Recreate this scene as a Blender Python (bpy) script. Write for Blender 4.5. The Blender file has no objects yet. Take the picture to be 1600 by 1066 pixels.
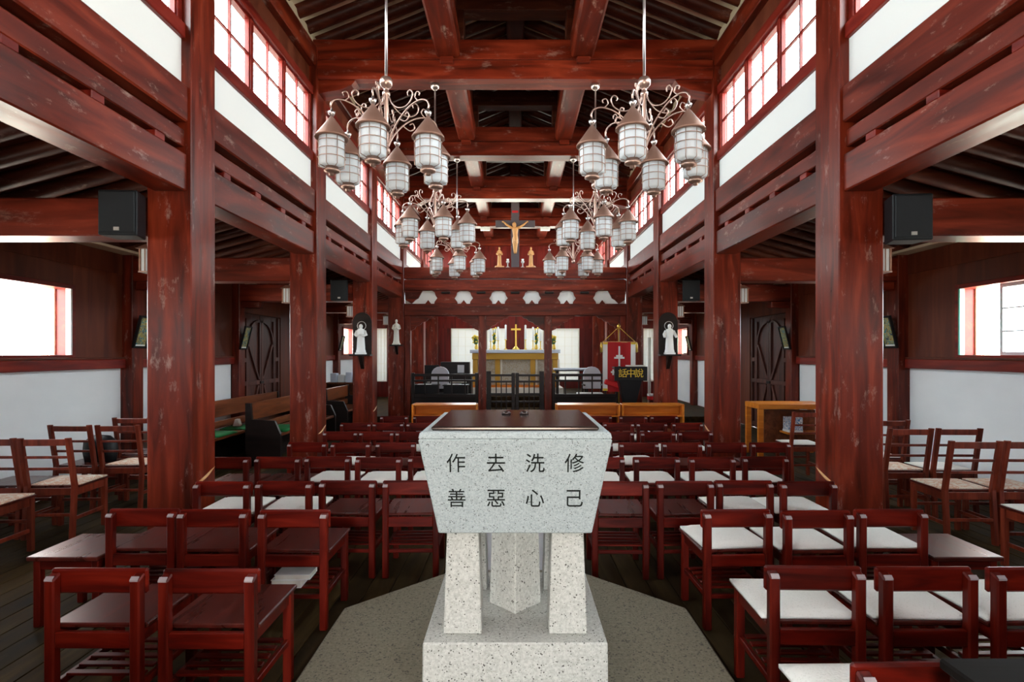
import bpy, bmesh, math, random
from mathutils import Vector, Matrix
random.seed(7)
SC = bpy.context.scene
COL = SC.collection
PI = math.pi

# ------------------------------------------------------------------ camera
H = 1.55
F = 887.0
cam = bpy.data.cameras.new('camera')
cam.sensor_width = 36.0
cam.lens = F / 1600 * 36
cam.shift_x = -5 / 1600
cam.shift_y = 19 / 1600
cam.clip_start = 0.05
camo = bpy.data.objects.new('camera', cam)
camo.location = (0, 0, H)
camo.rotation_euler = (PI / 2, 0, 0)
COL.objects.link(camo)
SC.camera = camo

# ------------------------------------------------------------------ sky light
SKY = 26.0
w = bpy.data.worlds.new('sky')
SC.world = w
w.use_nodes = True
nt = w.node_tree
nt.nodes.clear()
tc = nt.nodes.new('ShaderNodeTexCoord')
nz = nt.nodes.new('ShaderNodeTexNoise')
nz.inputs['Scale'].default_value = 3.2
nz.inputs['Detail'].default_value = 6
rmp = nt.nodes.new('ShaderNodeValToRGB')
rmp.color_ramp.elements[0].position = 0.42
rmp.color_ramp.elements[0].color = (0.80, 0.92, 1.0, 1)
rmp.color_ramp.elements[1].position = 0.6
rmp.color_ramp.elements[1].color = (1.0, 0.985, 0.96, 1)
bg = nt.nodes.new('ShaderNodeBackground')
bg.inputs['Strength'].default_value = SKY
wo = nt.nodes.new('ShaderNodeOutputWorld')
nt.links.new(tc.outputs['Generated'], nz.inputs['Vector'])
nt.links.new(nz.outputs['Fac'], rmp.inputs['Fac'])
sep = nt.nodes.new('ShaderNodeSeparateXYZ')
nt.links.new(tc.outputs['Generated'], sep.inputs[0])
hz = nt.nodes.new('ShaderNodeMapRange')
hz.inputs['From Min'].default_value = -0.06
hz.inputs['From Max'].default_value = 0.02
nt.links.new(sep.outputs['Z'], hz.inputs['Value'])
gmix = nt.nodes.new('ShaderNodeMixRGB')
gmix.inputs['Color1'].default_value = (0.90, 0.84, 0.70, 1)
nt.links.new(hz.outputs[0], gmix.inputs['Fac'])
nt.links.new(rmp.outputs['Color'], gmix.inputs['Color2'])
nt.links.new(gmix.outputs['Color'], bg.inputs['Color'])
nt.links.new(bg.outputs['Background'], wo.inputs['Surface'])


def portal(name, loc, rot, sx, sy):
    l = bpy.data.lights.new(name, 'AREA')
    l.shape = 'RECTANGLE'
    l.size = sx
    l.size_y = sy
    l.cycles.is_portal = True
    o = bpy.data.objects.new(name, l)
    o.location = loc
    o.rotation_euler = rot
    COL.objects.link(o)


# daylight openings of the building (guide the sky light through the windows)
portal('skylight_clerestory_west', (-2.95, 8.5, 4.46), (0, -PI / 2, 0), 0.8, 20)
portal('skylight_clerestory_east', (2.95, 8.5, 4.46), (0, PI / 2, 0), 0.8, 20)
portal('skylight_aisle_west', (-5.3, 8.0, 1.93), (0, -PI / 2, 0), 0.85, 20)
portal('skylight_aisle_east', (5.3, 8.0, 1.93), (0, PI / 2, 0), 0.85, 20)
portal('skylight_door', (0, -2.75, 1.15), (PI / 2, 0, 0), 1.7, 2.3)
portal('skylight_apse', (0, 18.85, 1.5), (-PI / 2, 0, 0), 9.4, 1.9)
portal('skylight_gable', (0, 18.85, 3.65), (-PI / 2, 0, 0), 4.4, 1.15)

SC.view_settings.view_transform = 'Standard'
SC.view_settings.look = 'None'
SC.view_settings.gamma = 1.0
SC.view_settings.use_curve_mapping = False
SC.view_settings.exposure = 0.0
SC.cycles.max_bounces = 8
SC.cycles.diffuse_bounces = 5
SC.cycles.glossy_bounces = 3
SC.cycles.transparent_max_bounces = 8
SC.cycles.sample_clamp_indirect = 12
SC.cycles.caustics_reflective = False
SC.cycles.caustics_refractive = False

# ------------------------------------------------------------------ materials
MATS = {}


def principled(name, color, rough=0.5, metallic=0.0, spec=0.5):
    m = bpy.data.materials.new(name)
    m.use_nodes = True
    b = m.node_tree.nodes['Principled BSDF']
    b.inputs['Base Color'].default_value = (*color, 1)
    b.inputs['Roughness'].default_value = rough
    b.inputs['Metallic'].default_value = metallic
    b.inputs['Specular IOR Level'].default_value = spec
    MATS[name] = m
    return m, m.node_tree, b


def ramp(nt, stops):
    r = nt.nodes.new('ShaderNodeValToRGB')
    els = r.color_ramp.elements
    while len(els) < len(stops):
        els.new(0.5)
    for e, (p, c) in zip(els, stops):
        e.position = p
        e.color = (*c, 1)
    return r


def wood(name, dark, mid, light, axis='Z', rough=0.3, scuff=0.0, scale=5.0, vary=0.25, scuffcol=(0.5, 0.36, 0.3), spec=0.28):
    m, nt, b = principled(name, mid, rough, spec=spec)
    tc = nt.nodes.new('ShaderNodeTexCoord')
    oi = nt.nodes.new('ShaderNodeObjectInfo')
    add = nt.nodes.new('ShaderNodeVectorMath')
    add.operation = 'MULTIPLY_ADD'
    add.inputs[1].default_value = (1, 1, 1)
    sc3 = nt.nodes.new('ShaderNodeVectorMath')
    sc3.operation = 'SCALE'
    sc3.inputs[0].default_value = (17.0, 31.0, 23.0)
    nt.links.new(oi.outputs['Random'], sc3.inputs['Scale'])
    nt.links.new(tc.outputs['Object'], add.inputs[0])
    nt.links.new(sc3.outputs[0], add.inputs[2])
    mp = nt.nodes.new('ShaderNodeMapping')
    s = {'X': (0.12, 1, 1), 'Y': (1, 0.12, 1), 'Z': (1, 1, 0.12)}[axis]
    mp.inputs['Scale'].default_value = tuple(k * scale for k in s)
    nt.links.new(add.outputs[0], mp.inputs['Vector'])
    n1 = nt.nodes.new('ShaderNodeTexNoise')
    n1.inputs['Scale'].default_value = 2.2
    n1.inputs['Detail'].default_value = 5
    n1.inputs['Distortion'].default_value = 0.8
    nt.links.new(mp.outputs[0], n1.inputs['Vector'])
    r = ramp(nt, [(0.3, dark), (0.52, mid), (0.74, light)])
    nt.links.new(n1.outputs['Fac'], r.inputs['Fac'])
    last = r.outputs['Color']
    if vary:
        hv = nt.nodes.new('ShaderNodeHueSaturation')
        mm = nt.nodes.new('ShaderNodeMapRange')
        mm.inputs['To Min'].default_value = 1 - vary
        mm.inputs['To Max'].default_value = 1 + vary
        nt.links.new(oi.outputs['Random'], mm.inputs['Value'])
        nt.links.new(mm.outputs[0], hv.inputs['Value'])
        nt.links.new(last, hv.inputs['Color'])
        last = hv.outputs['Color']
    if scuff:
        n2 = nt.nodes.new('ShaderNodeTexNoise')
        n2.inputs['Scale'].default_value = 9.0
        n2.inputs['Detail'].default_value = 8
        n2.inputs['Roughness'].default_value = 0.75
        mp2 = nt.nodes.new('ShaderNodeMapping')
        s2 = {'X': (0.4, 1, 1), 'Y': (1, 0.4, 1), 'Z': (1, 1, 0.4)}[axis]
        mp2.inputs['Scale'].default_value = s2
        nt.links.new(add.outputs[0], mp2.inputs['Vector'])
        nt.links.new(mp2.outputs[0], n2.inputs['Vector'])
        r2 = ramp(nt, [(0.58, (0, 0, 0)), (0.70, (scuff, scuff, scuff))])
        nt.links.new(n2.outputs['Fac'], r2.inputs['Fac'])
        mx = nt.nodes.new('ShaderNodeMixRGB')
        mx.inputs['Color2'].default_value = (*scuffcol, 1)
        nt.links.new(r2.outputs['Color'], mx.inputs['Fac'])
        nt.links.new(last, mx.inputs['Color1'])
        last = mx.outputs['Color']
    nt.links.new(last, b.inputs['Base Color'])
    rr = nt.nodes.new('ShaderNodeMapRange')
    rr.inputs['To Min'].default_value = rough - 0.08
    rr.inputs['To Max'].default_value = rough + 0.14
    nt.links.new(n1.outputs['Fac'], rr.inputs['Value'])
    nt.links.new(rr.outputs[0], b.inputs['Roughness'])
    bp = nt.nodes.new('ShaderNodeBump')
    bp.inputs['Strength'].default_value = 0.06
    bp.inputs['Distance'].default_value = 0.01
    nt.links.new(n1.outputs['Fac'], bp.inputs['Height'])
    nt.links.new(bp.outputs[0], b.inputs['Normal'])
    return m


RD, RM, RL = (0.042, 0.005, 0.002), (0.122, 0.0125, 0.004), (0.215, 0.029, 0.010)
wood('col', RD, RM, RL, 'Z', 0.30, 0.45)
wood('beamY', RD, RM, RL, 'Y', 0.33, 0.55, scale=4)
wood('beamX', RD, RM, RL, 'X', 0.33, 0.25, scale=4)
wood('rail', (0.09, 0.006, 0.004), (0.17, 0.012, 0.006), (0.24, 0.028, 0.014), 'Y', 0.34)
wood('brownwall', (0.065, 0.012, 0.005), (0.11, 0.023, 0.0095), (0.155, 0.039, 0.018), 'Z', 0.42, scale=3)
wood('doorwood', (0.04, 0.012, 0.009), (0.085, 0.028, 0.02), (0.14, 0.05, 0.036), 'Z', 0.4)
wood('chair', (0.03, 0.002, 0.001), (0.085, 0.0038, 0.0012), (0.15, 0.010, 0.0035), 'X', 0.33, 0.0, scale=8, vary=0.3, spec=0.18)
wood('chairZ', (0.03, 0.002, 0.001), (0.078, 0.004, 0.0013), (0.13, 0.009, 0.0033), 'Z', 0.33, 0.0, scale=8, vary=0.3, spec=0.18)
wood('seatwood', (0.03, 0.004, 0.002), (0.06, 0.007, 0.004), (0.10, 0.014, 0.008), 'Y', 0.27, 0.15, scale=6, vary=0.2, scuffcol=(.2, .1, .08), spec=.35)
wood('ladder', (0.07, 0.009, 0.004), (0.14, 0.02, 0.008), (0.2, 0.035, 0.014), 'Z', 0.33, 0.0, scale=8)
wood('floorboard', (0.016, 0.009, 0.003), (0.036, 0.021, 0.007), (0.062, 0.038, 0.013), 'Y', 0.72, 0.08, scale=5, vary=0.3, scuffcol=(.2, .13, .07), spec=0.10)
wood('orange', (0.50, 0.13, 0.012), (0.66, 0.2, 0.02), (0.76, 0.27, 0.03), 'X', 0.3, 0.0, scale=6, vary=0.08)
wood('pew', (0.09, 0.022, 0.007), (0.16, 0.042, 0.012), (0.22, 0.06, 0.02), 'Y', 0.35, 0.0, scale=6)
wood('darkwood', (0.006, 0.004, 0.003), (0.011, 0.006, 0.005), (0.018, 0.010, 0.008), 'X', 0.35, 0.0, scale=6)
wood('tabletop', (0.004, 0.003, 0.002), (0.008, 0.006, 0.005), (0.013, 0.009, 0.007), 'X', 0.6, 0.3, scale=6, scuffcol=(.06, .05, .04), spec=0.08)
wood('ridge', (0.03, 0.005, 0.003), (0.05, 0.009, 0.006), (0.08, 0.018, 0.01), 'Y', 0.75, 0.0, scale=5, spec=0.08)
wood('rafter', (0.03, 0.006, 0.003), (0.055, 0.011, 0.005), (0.09, 0.022, 0.009), 'X', 0.42, 0.2, scale=5, spec=0.15)
wood('carvewood', (0.55, 0.24, 0.07), (0.66, 0.32, 0.11), (0.75, 0.42, 0.18), 'Z', 0.5, 0.0, scale=20, vary=0.05)
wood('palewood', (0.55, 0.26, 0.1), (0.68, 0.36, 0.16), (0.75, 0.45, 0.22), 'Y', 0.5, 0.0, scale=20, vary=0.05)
wood('redpanel', RD, (0.12, 0.008, 0.005), (0.17, 0.014, 0.008), 'Z', 0.35, 0.0, scale=3)

m, nt, b = principled('plaster', (0.78, 0.79, 0.78), 0.85, spec=0.2)
n = nt.nodes.new('ShaderNodeTexNoise')
n.inputs['Scale'].default_value = 2.5
n.inputs['Detail'].default_value = 5
r = ramp(nt, [(0.3, (0.78, 0.80, 0.81)), (0.7, (0.88, 0.89, 0.89))])
nt.links.new(n.outputs['Fac'], r.inputs['Fac'])
nt.links.new(r.outputs['Color'], b.inputs['Base Color'])
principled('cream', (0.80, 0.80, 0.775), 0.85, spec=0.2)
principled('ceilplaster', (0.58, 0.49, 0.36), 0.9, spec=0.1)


def granite(name, base, dark, fleck, scale, dens):
    m, nt, b = principled(name, base, 0.7, spec=0.3)
    tc = nt.nodes.new('ShaderNodeTexCoord')
    n1 = nt.nodes.new('ShaderNodeTexNoise')
    n1.inputs['Scale'].default_value = scale
    n1.inputs['Detail'].default_value = 4
    n1.inputs['Roughness'].default_value = 0.8
    nt.links.new(tc.outputs['Object'], n1.inputs['Vector'])
    r1 = ramp(nt, [(0.35, dark), (0.62, base)])
    nt.links.new(n1.outputs['Fac'], r1.inputs['Fac'])
    v = nt.nodes.new('ShaderNodeTexVoronoi')
    v.inputs['Scale'].default_value = scale * 1.1
    nt.links.new(tc.outputs['Object'], v.inputs['Vector'])
    n2 = nt.nodes.new('ShaderNodeTexNoise')
    n2.inputs['Scale'].default_value = scale * 0.45
    n2.inputs['Detail'].default_value = 3
    nt.links.new(tc.outputs['Object'], n2.inputs['Vector'])
    sub = nt.nodes.new('ShaderNodeMath')
    sub.operation = 'MULTIPLY_ADD'
    nt.links.new(n2.outputs['Fac'], sub.inputs[0])
    sub.inputs[1].default_value = -0.9
    nt.links.new(v.outputs['Distance'], sub.inputs[2])
    r2 = ramp(nt, [(0.0, (1, 1, 1)), (0.05, (0, 0, 0))])
    sh = nt.nodes.new('ShaderNodeMath')
    sh.operation = 'ADD'
    sh.inputs[1].default_value = dens
    nt.links.new(sub.outputs[0], sh.inputs[0])
    nt.links.new(sh.outputs[0], r2.inputs['Fac'])
    mx = nt.nodes.new('ShaderNodeMixRGB')
    nt.links.new(r2.outputs['Color'], mx.inputs['Fac'])
    nt.links.new(r1.outputs['Color'], mx.inputs['Color1'])
    mx.inputs['Color2'].default_value = (*fleck, 1)
    nt.links.new(mx.outputs['Color'], b.inputs['Base Color'])
    bp = nt.nodes.new('ShaderNodeBump')
    bp.inputs['Strength'].default_value = 0.25
    bp.inputs['Distance'].default_value = 0.003
    nt.links.new(n1.outputs['Fac'], bp.inputs['Height'])
    nt.links.new(bp.outputs[0], b.inputs['Normal'])
    return m


granite('granite', (0.54, 0.535, 0.49), (0.35, 0.345, 0.31), (0.09, 0.085, 0.075), 75, 0.30)
granite('granitegrey', (0.43, 0.47, 0.47), (0.28, 0.315, 0.315), (0.12, 0.13, 0.12), 110, 0.30)
granite('plinthstone', (0.235, 0.21, 0.15), (0.145, 0.13, 0.09), (0.09, 0.08, 0.06), 60, 0.22)

principled('glaretip', (0.32, 0.26, 0.26), 0.3, spec=0.6)  # pale colour for the painted glare on the chair post tips
principled('inscription', (0.012, 0.013, 0.012), 0.9, spec=0.1)
principled('bronze', (0.07, 0.052, 0.048), 0.16, 0.7)
m, nt, b = principled('cushion', (0.82, 0.80, 0.74), 0.9, spec=0.1)
v = nt.nodes.new('ShaderNodeTexVoronoi')
v.inputs['Scale'].default_value = 95
tc = nt.nodes.new('ShaderNodeTexCoord')
nt.links.new(tc.outputs['Object'], v.inputs['Vector'])
r = ramp(nt, [(0.05, (0.70, 0.68, 0.61)), (0.30, (0.84, 0.82, 0.76))])
nt.links.new(v.outputs['Distance'], r.inputs['Fac'])
nt.links.new(r.outputs['Color'], b.inputs['Base Color'])
bp = nt.nodes.new('ShaderNodeBump')
bp.inputs['Strength'].default_value = 0.3
bp.inputs['Distance'].default_value = 0.004
nt.links.new(v.outputs['Distance'], bp.inputs['Height'])
nt.links.new(bp.outputs[0], b.inputs['Normal'])


def blotch(name, cols, scale, rough=0.85):
    m, nt, b = principled(name, cols[0], rough, spec=0.2)
    tc = nt.nodes.new('ShaderNodeTexCoord')
    oi = nt.nodes.new('ShaderNodeObjectInfo')
    a = nt.nodes.new('ShaderNodeVectorMath')
    nt.links.new(tc.outputs['Object'], a.inputs[0])
    nt.links.new(oi.outputs['Random'], a.inputs[1])
    n1 = nt.nodes.new('ShaderNodeTexNoise')
    n1.inputs['Scale'].default_value = scale
    n1.inputs['Detail'].default_value = 3
    n1.inputs['Distortion'].default_value = 1.5
    nt.links.new(a.outputs[0], n1.inputs['Vector'])
    k = len(cols)
    r = ramp(nt, [(0.34 + 0.34 * i / (k - 1), c) for i, c in enumerate(cols)])
    r.color_ramp.interpolation = 'CONSTANT' if k > 4 else 'LINEAR'
    nt.links.new(n1.outputs['Fac'], r.inputs['Fac'])
    nt.links.new(r.outputs['Color'], b.inputs['Base Color'])


blotch('floral', [(0.72, 0.60, 0.48), (0.62, 0.34, 0.22), (0.75, 0.66, 0.55), (0.70, 0.62, 0.52)], 16)
blotch('painting', [(0.03, 0.06, 0.11), (0.40, 0.30, 0.04), (0.01, 0.16, 0.24), (0.45, 0.38, 0.12), (0.22, 0.09, 0.02), (0.5, 0.42, 0.2), (0.08, 0.14, 0.05)], 13, 0.4)
blotch('frontal', [(0.42, 0.40, 0.33), (0.55, 0.52, 0.45), (0.36, 0.26, 0.14), (0.5, 0.5, 0.46)], 22)
blotch('print', [(0.85, 0.85, 0.85), (0.1, 0.25, 0.5), (0.9, 0.9, 0.9), (0.15, 0.12, 0.12), (0.8, 0.8, 0.8)], 22)
principled('white', (0.82, 0.82, 0.80), 0.6)
principled('linen', (0.66, 0.72, 0.82), 0.8)
principled('whitecloth', (0.82, 0.86, 0.93), 0.85)
principled('ivory', (0.80, 0.77, 0.68), 0.55)
principled('copper', (0.30, 0.16, 0.115), 0.5, 0.55)
principled('steel', (0.62, 0.56, 0.54), 0.28, 0.95)
principled('ironcopper', (0.50, 0.33, 0.27), 0.33, 0.85)
principled('black', (0.008, 0.008, 0.009), 0.45, spec=0.25)
principled('speakerbody', (0.010, 0.012, 0.015), 0.55, spec=0.25)
principled('blacklacquer', (0.008, 0.007, 0.008), 0.35, spec=0.3)
principled('gold', (0.75, 0.52, 0.10), 0.32, 0.8)
principled('goldpaint', (0.80, 0.55, 0.04), 0.5)
principled('yellow', (0.85, 0.62, 0.05), 0.6)
principled('leafgreen', (0.05, 0.12, 0.03), 0.6)
principled('mustard', (0.55, 0.30, 0.035), 0.6)
principled('redcloth', (0.42, 0.005, 0.008), 0.75)
principled('redbright', (0.6, 0.01, 0.012), 0.7)
principled('greencloth', (0.0, 0.16, 0.035), 0.8)
principled('aluminium', (0.55, 0.57, 0.6), 0.4, 0.7)
principled('salmon', (0.62, 0.32, 0.22), 0.5)
principled('mint', (0.16, 0.55, 0.42), 0.5)
principled('crossgrey', (0.075, 0.055, 0.06), 0.5)
principled('silver', (0.6, 0.6, 0.58), 0.4, 0.8)

# frosted lantern glass
m, nt, b = principled('lampglass', (0.92, 0.95, 0.98), 0.25)
out = nt.nodes['Material Output']
tr = nt.nodes.new('ShaderNodeBsdfTranslucent')
tr.inputs['Color'].default_value = (0.92, 0.95, 0.98, 1)
mx = nt.nodes.new('ShaderNodeMixShader')
mx.inputs['Fac'].default_value = 0.45
nt.links.new(b.outputs[0], mx.inputs[1])
nt.links.new(tr.outputs[0], mx.inputs[2])
nt.links.new(mx.outputs[0], out.inputs['Surface'])
# paper screens
m, nt, b = principled('paper', (0.85, 0.86, 0.85), 0.8, spec=0.1)
out = nt.nodes['Material Output']
tr = nt.nodes.new('ShaderNodeBsdfTranslucent')
tr.inputs['Color'].default_value = (0.85, 0.87, 0.86, 1)
mx = nt.nodes.new('ShaderNodeMixShader')
mx.inputs['Fac'].default_value = 0.12
nt.links.new(b.outputs[0], mx.inputs[1])
nt.links.new(tr.outputs[0], mx.inputs[2])
nt.links.new(mx.outputs[0], out.inputs['Surface'])
# clear window glass
m = bpy.data.materials.new('glass')
m.use_nodes = True
nt = m.node_tree
nt.nodes.clear()
out = nt.nodes.new('ShaderNodeOutputMaterial')
t = nt.nodes.new('ShaderNodeBsdfTransparent')
t.inputs['Color'].default_value = (0.94, 0.97, 0.97, 1)
g = nt.nodes.new('ShaderNodeBsdfGlossy')
g.inputs['Roughness'].default_value = 0.02
mx = nt.nodes.new('ShaderNodeMixShader')
mx.inputs['Fac'].default_value = 0.06
nt.links.new(t.outputs[0], mx.inputs[1])
nt.links.new(g.outputs[0], mx.inputs[2])
nt.links.new(mx.outputs[0], out.inputs['Surface'])
MATS['glass'] = m


# ------------------------------------------------------------------ mesh helpers
def link(name, me, mat, parent=None):
    o = bpy.data.objects.new(name, me)
    COL.objects.link(o)
    if mat and me.materials.__len__() == 0:
        me.materials.append(MATS[mat])
    if parent is not None:
        o.parent = parent
    return o


def bm_box(bm, x0, x1, y0, y1, z0, z1, bev=0.0, mat=None):
    vs = [bm.verts.new(p) for p in ((x0, y0, z0), (x1, y0, z0), (x1, y1, z0), (x0, y1, z0), (x0, y0, z1), (x1, y0, z1), (x1, y1, z1), (x0, y1, z1))]
    fs = [bm.faces.new([vs[i] for i in f]) for f in ((0, 3, 2, 1), (4, 5, 6, 7), (0, 1, 5, 4), (1, 2, 6, 5), (2, 3, 7, 6), (3, 0, 4, 7))]
    if bev:
        es = list({e for f in fs for e in f.edges})
        bmesh.ops.bevel(bm, geom=es, offset=bev, segments=1, affect='EDGES')
    if mat is not None:
        for v in vs:
            if v.is_valid:
                v.co = mat @ v.co
    return vs


def finish(bm, name, smooth=False):
    bmesh.ops.recalc_face_normals(bm, faces=bm.faces)
    me = bpy.data.meshes.new(name)
    bm.to_mesh(me)
    bm.free()
    if smooth:
        for p in me.polygons:
            p.use_smooth = True
    return me


def box(name, x0, x1, y0, y1, z0, z1, mat, parent=None, bev=0.0):
    bm = bmesh.new()
    if x0 > x1:
        x0, x1 = x1, x0
    bm_box(bm, x0, x1, y0, y1, z0, z1, bev)
    return link(name, finish(bm, name), mat, parent)


def boxes(name, lst, mat, parent=None, bev=0.0):
    bm = bmesh.new()
    for (x0, x1, y0, y1, z0, z1) in lst:
        bm_box(bm, min(x0, x1), max(x0, x1), y0, y1, z0, z1, bev)
    return link(name, finish(bm, name), mat, parent)


def bm_tube(bm, pts, r, n=6, cap=True):
    """tube along a polyline; r a number or one radius for each point"""
    pts = [Vector(p) for p in pts]
    rs = r if isinstance(r, (list, tuple)) else [r] * len(pts)
    rings = []
    up = None
    for i, p in enumerate(pts):
        d = (pts[min(i + 1, len(pts) - 1)] - pts[max(i - 1, 0)])
        if d.length < 1e-9:
            d = Vector((0, 0, 1))
        d.normalize()
        if up is None:
            up = Vector((1, 0, 0)) if abs(d.x) < 0.9 else Vector((0, 1, 0))
        u = (up - d * up.dot(d))
        if u.length < 1e-6:
            u = d.orthogonal()
        u.normalize()
        up = u
        v = d.cross(u)
        rings.append([bm.verts.new(p + (u * math.cos(2 * PI * k / n) + v * math.sin(2 * PI * k / n)) * rs[i]) for k in range(n)])
    for a, b2 in zip(rings, rings[1:]):
        for k in range(n):
            bm.faces.new((a[k], a[(k + 1) % n], b2[(k + 1) % n], b2[k]))
    if cap:
        bm.faces.new(rings[0])
        bm.faces.new(rings[-1])


def tube(name, pts, r, mat, parent=None, n=6, smooth=True):
    bm = bmesh.new()
    bm_tube(bm, pts, r, n)
    return link(name, finish(bm, name, smooth), mat, parent)


def bm_lathe(bm, prof, n=12, cx=0, cy=0, sy=1.0):
    rings = []
    for (r, z) in prof:
        if r < 1e-6:
            rings.append([bm.verts.new((cx, cy, z))])
        else:
            rings.append([bm.verts.new((cx + r * math.cos(2 * PI * k / n), cy + sy * r * math.sin(2 * PI * k / n), z)) for k in range(n)])
    for a, b2 in zip(rings, rings[1:]):
        if len(a) == 1 and len(b2) == 1:
            continue
        for k in range(n):
            if len(a) == 1:
                bm.faces.new((a[0], b2[(k + 1) % n], b2[k]))
            elif len(b2) == 1:
                bm.faces.new((a[k], a[(k + 1) % n], b2[0]))
            else:
                bm.faces.new((a[k], a[(k + 1) % n], b2[(k + 1) % n], b2[k]))
    if len(rings[0]) > 1:
        bm.faces.new(rings[0])
    if len(rings[-1]) > 1:
        bm.faces.new(rings[-1])


def lathe(name, prof, mat, parent=None, n=12, sy=1.0, smooth=True, cx=0, cy=0):
    bm = bmesh.new()
    bm_lathe(bm, prof, n, cx, cy, sy)
    return link(name, finish(bm, name, smooth), mat, parent)


def prism(name, poly, axis, a0, a1, mat, parent=None, bev=0.0):
    """polygon extruded along an axis; axis 'Y': poly in (x,z); 'X': poly in (y,z); 'Z': poly in (x,y)"""
    bm = bmesh.new()

    def P(p, a):
        return {'Y': (p[0], a, p[1]), 'X': (a, p[0], p[1]), 'Z': (p[0], p[1], a)}[axis]
    A = [bm.verts.new(P(p, a0)) for p in poly]
    B = [bm.verts.new(P(p, a1)) for p in poly]
    k = len(poly)
    bm.faces.new(A)
    bm.faces.new(B)
    for i in range(k):
        bm.faces.new((A[i], A[(i + 1) % k], B[(i + 1) % k], B[i]))
    if bev:
        bmesh.ops.bevel(bm, geom=list(bm.edges), offset=bev, segments=1, affect='EDGES')
    return link(name, finish(bm, name), mat, parent)


def frustum(name, r0, z0, r1, z1, mat, parent=None, bev=0.0):
    """r = (x0,x1,y0,y1) rectangle at z0 and at z1"""
    bm = bmesh.new()
    A = [bm.verts.new((x, y, z0)) for x, y in ((r0[0], r0[2]), (r0[1], r0[2]), (r0[1], r0[3]), (r0[0], r0[3]))]
    B = [bm.verts.new((x, y, z1)) for x, y in ((r1[0], r1[2]), (r1[1], r1[2]), (r1[1], r1[3]), (r1[0], r1[3]))]
    bm.faces.new(A)
    bm.faces.new(B)
    for i in range(4):
        bm.faces.new((A[i], A[(i + 1) % 4], B[(i + 1) % 4], B[i]))
    if bev:
        bmesh.ops.bevel(bm, geom=list(bm.edges), offset=bev, segments=1, affect='EDGES')
    return link(name, finish(bm, name), mat, parent)


def thing(name, label, cat, loc=(0, 0, 0), rz=0.0, group=None):
    o = bpy.data.objects.new(name, None)
    o.empty_display_size = 0.1
    COL.objects.link(o)
    o.location = loc
    o.rotation_euler = (0, 0, rz)
    return tag(o, label, cat, group)


def tag(o, label, cat, group=None):
    o['label'] = label
    o['category'] = cat
    o['kind'] = 'thing'
    if group:
        o['group'] = group
    return o


def arch(o):
    o['kind'] = 'structure'
    return o


def struct(o, label=None):
    o['kind'] = 'structure'
    if label:
        o['label'] = label
    return o


def empty_struct(name, label=None):
    o = bpy.data.objects.new(name, None)
    COL.objects.link(o)
    return struct(o, label)


def copy_tree(o, parent=None):
    c = o.copy()
    COL.objects.link(c)
    c.parent = parent
    for ch in list(o.children):
        copy_tree(ch, c)
    return c


ORD = ['nearest', 'second', 'third', 'fourth', 'fifth', 'sixth', 'seventh', 'eighth', 'ninth']
SIDE = {-1: 'left', 1: 'right'}

# ------------------------------------------------------------------ layout
B = 2.8
D1 = 4.42
CW = 0.35                      # column width
XI = 2.52                      # nave face of columns
BAYS = [D1 + B * k for k in range(-2, 6)]     # column front faces, -1.18 .. 18.42
XW = 5.0                       # inner face of the side walls
YB = 18.6                      # back wall
YF = -2.6                      # entrance wall

# ------------------------------------------------------------------ floor
fl = struct(boxes('floor', [(-XW - 0.2, XW + 0.2, YF - 0.2, YB + 0.2, -0.12, -0.02)], 'darkwood'), 'dark brown wooden plank floor')
PW = 0.155
k = 0
x = -XW
while x < XW - 0.01:
    x1 = min(x + PW, XW)
    cut = 5.2 + 2.3 * ((k * 7) % 5) / 5
    g = 0.003
    for (ya, yb) in ((YF, cut), (cut, 12.8)):
        box('plank', x + g, x1 - g, ya + g, yb - g, -0.02, random.uniform(-0.0015, 0.0), 'floorboard', fl, 0.002)
    x = x1
    k += 1

# ------------------------------------------------------------------ side walls with windows and door
WZ0, WZ1 = 1.50, 2.32
WTOP = 2.95
wn = [0]


def window_struct(label=None):
    wn[0] += 1
    return empty_struct('window_%d' % wn[0], label)


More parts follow.
